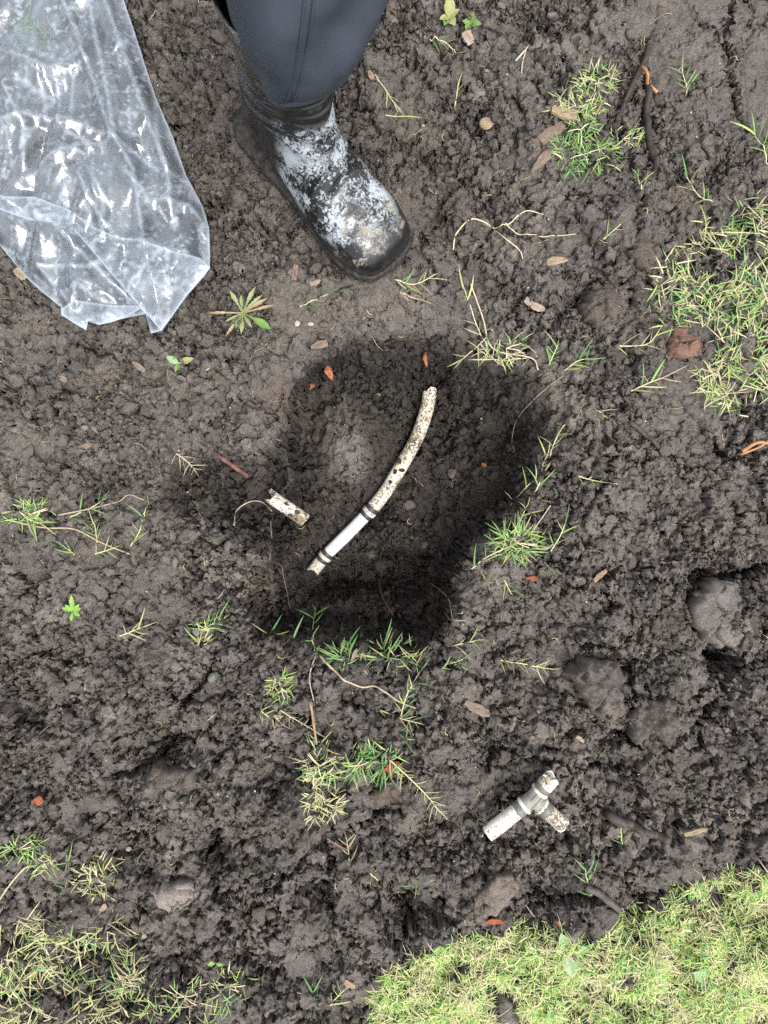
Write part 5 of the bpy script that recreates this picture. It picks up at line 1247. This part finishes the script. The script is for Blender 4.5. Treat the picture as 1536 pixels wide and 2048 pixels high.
for a in [(655,738,46,16,68,'orange','bright orange dead leaf on the upper left wall of the hole'),(624,771,18,12,-60,'orange','small orange leaf scrap below the bright orange leaf'),(850,712,44,9,82,'orange','orange splinter on the upper wall of the hole'),
          (126,757,20,14,40,'grey','oval brown leaf at the left below the bag'),(172,892,28,12,-12,'grey','dull brown dead leaf left of the bleached root tangle'),(785,1537,36,26,-8,'rust','orange-brown dead leaf in the row of tufts'),
          (75,1602,22,20,0,'rust','dark rust-red leaf near the left edge'),(205,1818,22,12,-55,'tan','tan dead leaf above the sparse grass'),(1065,1157,26,12,5,'rust','curled brown leaf scrap right of the lower rim'),(288,1872,14,10,-45,'pale','pale oval seed leaf right of the sparse grass'),
          (985,1843,44,12,3,'rust','rust-brown scrap at the top edge of the lawn'),(1118,1848,14,10,30,'orange','small orange scrap beside the large-leaved weed'),(110,1820,0.5,.5,0,'rust','')]:
    if a[2] > 1: leafbit(*a)
# round cut disc
g = G(970, 254); V, F = tube([(0, 0, -.004), (0, 0, .003), (0, 0, .0045)], [.0088, .0092, .0082], 18); o = link('wood_disc', make_mesh('wood_disc', V, F, True), WM['tan'], None, (g.x, g.y, gz_s(g.x, g.y) + .002)); o.rotation_euler = (.2, .1, 0); o.scale = (1, .85, 1)
tag(o, 'round pale cut wood disc on the soil left of the split chip', 'wood chip')
DARK = (0.045, 0.038, 0.034); RB = (0.16, 0.11, 0.085)
strand('twig', [(1298,92),(1285,130),(1262,175),(1240,225),(1225,256)], .0042, .0030, DARK, 'long dark twig leaning towards the upper right grass clump', 'twig', 4)
strand('twig', [(1292,178),(1290,240),(1298,300),(1304,352)], .0048, .0044, DARK, 'thick dark twig standing below the orange bark strip', 'twig', 4)
strand('bark_strip', [(1277,128),(1286,160),(1290,176),(1300,183),(1310,192)], .0022, .0024, (0.42, 0.20, 0.09), 'bent orange bark strip between the two dark twigs', 'bark', 9)
strand('twig', [(1258,845),(1285,870),(1318,898)], .0034, .0030, (0.07, 0.058, 0.05), 'short dark twig right of the hole', 'twig', 3)
strand('branch_piece', [(1212,1622),(1250,1640),(1290,1660),(1335,1678)], .0062, .0055, (0.075, 0.064, 0.056), 'dark branch piece half buried right of the tee fitting', 'branch', 2)
strand('branch_piece', [(1170,1770),(1205,1790),(1235,1808)], .0052, .0045, (0.10, 0.088, 0.078), 'grey branch end at the top edge of the lawn', 'branch', 2)
strand('stalk', [(430,905),(462,928),(496,952)], .0028, .0036, (0.17, 0.085, 0.07), 'reddish broken stalk left of the hole', 'stalk', 3)
strand('stick', [(622,1395),(628,1440),(634,1485)], .0022, .0016, (0.34, 0.23, 0.15), 'thin upright tan stick among the spoil', 'stick', 8)
strand('bark_strip', [(1474,905),(1500,888),(1540,890)], .0028, .0018, (0.40, 0.21, 0.10), 'orange bark strip at the right edge', 'bark', 6)
strand('bark_strip', [(1476,910),(1505,897),(1535,880)], .0016, .0012, (0.44, 0.25, 0.12), 'thin orange bark fibre at the right edge', 'bark', 8)
strand('root', [(540,1040),(553,1078),(565,1128),(573,1172),(582,1216)], .0015, .0009, RB, 'long brown root hanging down the left side of the hole', 'root', 8)
strand('root', [(757,1156),(764,1190),(776,1212),(786,1228)], .0019, .0012, (0.13, 0.088, 0.07), 'thick short root sticking out at the bottom of the hole', 'root', 12)
strand('root', [(1125,752),(1090,778),(1052,815),(1030,845),(1023,885),(1030,905)], .0010, .0006, (0.26, 0.20, 0.16), 'thin root trailing down the right wall of the hole', 'root', 3)
strand('root', [(470,1050),(475,1022),(500,1004),(525,1004),(545,1022)], .0010, .0008, (0.45, 0.38, 0.29), 'pale looped root left of the broken pipe piece', 'root', 7)
strand('root', [(905,505),(912,470),(945,440),(985,462),(1020,448),(1050,425),(1085,432)], .0010, .0008, STRAW, 'long tangled straw root right of the boot', 'root', 5)
strand('root', [(985,462),(1010,480),(1035,500),(1045,520)], .0010, .0006, STRAW, 'short branch of the tangled straw root', 'root', 4)
strand('root', [(1010,448),(1030,470),(1080,478),(1150,470)], .0008, .0005, STRAW, 'thin straw strand right of the tangled root', 'root', 4)
strand('root', [(1030,125),(1048,105),(1062,82)], .0013, .0010, (0.52, 0.46, 0.36), 'white forked rootlet above the upper right clump', 'root', 4)
strand('root', [(1042,150),(1044,128),(1052,100)], .0008, .0007, (0.52, 0.46, 0.36), 'second prong of the white forked rootlet', 'root', 4)
strand('runner', [(20,1040),(90,1055),(150,1058),(205,1085),(262,1108)], .0013, .0009, (0.42, 0.33, 0.22), 'long straw runner crossing the ground at the left', 'runner', 4)
strand('runner', [(120,1030),(180,1018),(235,1005),(260,990),(290,1000)], .0010, .0008, (0.40, 0.31, 0.21), 'upper straw runner beside the shallow trench', 'runner', 5)
strand('runner', [(640,1310),(675,1345),(720,1372),(755,1372),(800,1402),(830,1412)], .0014, .0010, (0.48, 0.39, 0.27), 'straw runner below the lower rim of the hole', 'runner', 4)
strand('runner', [(940,570),(965,640),(985,700),(1060,718),(1075,742)], .0012, .0010, (0.52, 0.43, 0.31), 'bleached runner along the upper right rim', 'runner', 6)
strand('runner', [(960,690),(985,720),(1010,735)], .0009, .0007, (0.52, 0.43, 0.31), 'short bleached side runner on the upper right rim', 'runner', 6)
strand('runner', [(0,1800),(20,1770),(45,1740),(60,1728)], .0014, .0012, (0.50, 0.44, 0.28), 'curved straw stem at the left edge above the sparse grass', 'runner', 5)
strand('runner', [(130,1885),(160,1898),(185,1895)], .0014, .0010, (0.50, 0.44, 0.28), 'short straw stem in the sparse grass', 'runner', 8)
strand('runner', [(640,1290),(620,1350),(628,1400)], .0009, .0008, (0.46, 0.42, 0.36), 'grey rootlet left of the straw runner', 'runner', 4)
strand('root', [(860,1165),(895,1195),(905,1235),(930,1240)], .0008, .0006, (0.40, 0.32, 0.24), 'fine forked root on the right lower rim', 'root', 5)
strand('root', [(1100,1010),(1060,1075),(1090,1095),(1105,1088)], .0009, .0007, (0.42, 0.33, 0.24), 'curled rootlet beside the thick tuft', 'root', 5)

# countless fine rootlets and pale grit
def fibres(name, n, label, mix, box, lmin, lmax, r):
    V, F, C = [], [], []; off = 0
    for k in range(n):
        px, py = rng.uniform(box[0], box[1]), rng.uniform(box[2], box[3]); g = G(px, py); a = rng.uniform(0, 6.283); L = rng.uniform(lmin, lmax); bend = rng.normal(0, .9); P = []
        x, y = g.x, g.y
        for i in range(6):
            P.append((x, y, gz_s(x, y, .0015) + r * 1.2 + .001 * math.sin(i))); x += math.cos(a) * L / 5; y += math.sin(a) * L / 5; a += bend * .35 + rng.normal(0, .25)
        P = np.array(P); 
        if np.ptp(P[:, 2]) > 0.03: continue
        v, f = tube(P, np.linspace(r, r * .5, 6), 3, False); V.append(v); F.append(np.array(f, np.int32) + off); off += len(v)
        C.append(np.repeat(pick_cols(1, mix), len(v), 0))
    o = link(name, make_mesh(name, np.concatenate(V), [np.concatenate(F)], True, np.concatenate(C)), M_BLADES); tag(o, label, 'rootlets', kind='stuff')
fibres('rootlets', 330, 'fine dead rootlets scattered over the soil', [(STRAW, 2), (BROWN, 3), ((0.22, 0.17, 0.13), 3)], (0, 1536, 0, 1900), .010, .036, .00045)
fibres('straw_bits', 150, 'short bits of dry straw scattered over the soil', [(STRAW, 3), (PALE, 1)], (0, 1536, 0, 1900), .006, .016, .0008)
sh = [crumb_shape(1, 800 + k) for k in range(4)]; V, F, C = [], [], []; off = 0
for k in range(420):
    g = G(rng.uniform(0, 1536), rng.uniform(0, 1950)); v, f = sh[k % 4]; r = .0007 * (1 / max(.12, rng.random())) ** .5
    V.append(v * r + np.array([g.x, g.y, g.z + r * .5])); F.append(f + off); off += len(v); C.append(np.tile(np.array([.62, .58, .52]) * rng.uniform(.5, 1.15), (len(v), 1)))
M_GRIT = blade_material('grit')
tag(link('pale_grit', make_mesh('pale_grit', np.concatenate(V), F, False, np.concatenate(C)), M_GRIT), 'tiny pale grit specks in the soil', 'grit', kind='stuff')
for px, py, r, lab in [(595,648,.0045,'small white pebble on the upper left rim'),(622,650,.0040,'white oval pebble beside the small white pebble'),(846,252,.0022,'tiny round white bead right of the boot'),(262,1692,.0045,'cream pebble on the spoil at the lower left')]:
    g = G(px, py); v, f = crumb_shape(3, px, .08); me = make_mesh('pebble', v * r, [f], True); tag(link('pebble', me, plain('pebble_%d' % px, (0.38, 0.35, 0.30), .7, .2, .2, 150), None, (g.x, g.y, gz_s(g.x, g.y, .002) + r * .4)), lab, 'pebble')
print('all', time.time() - T0, len(bpy.data.objects))
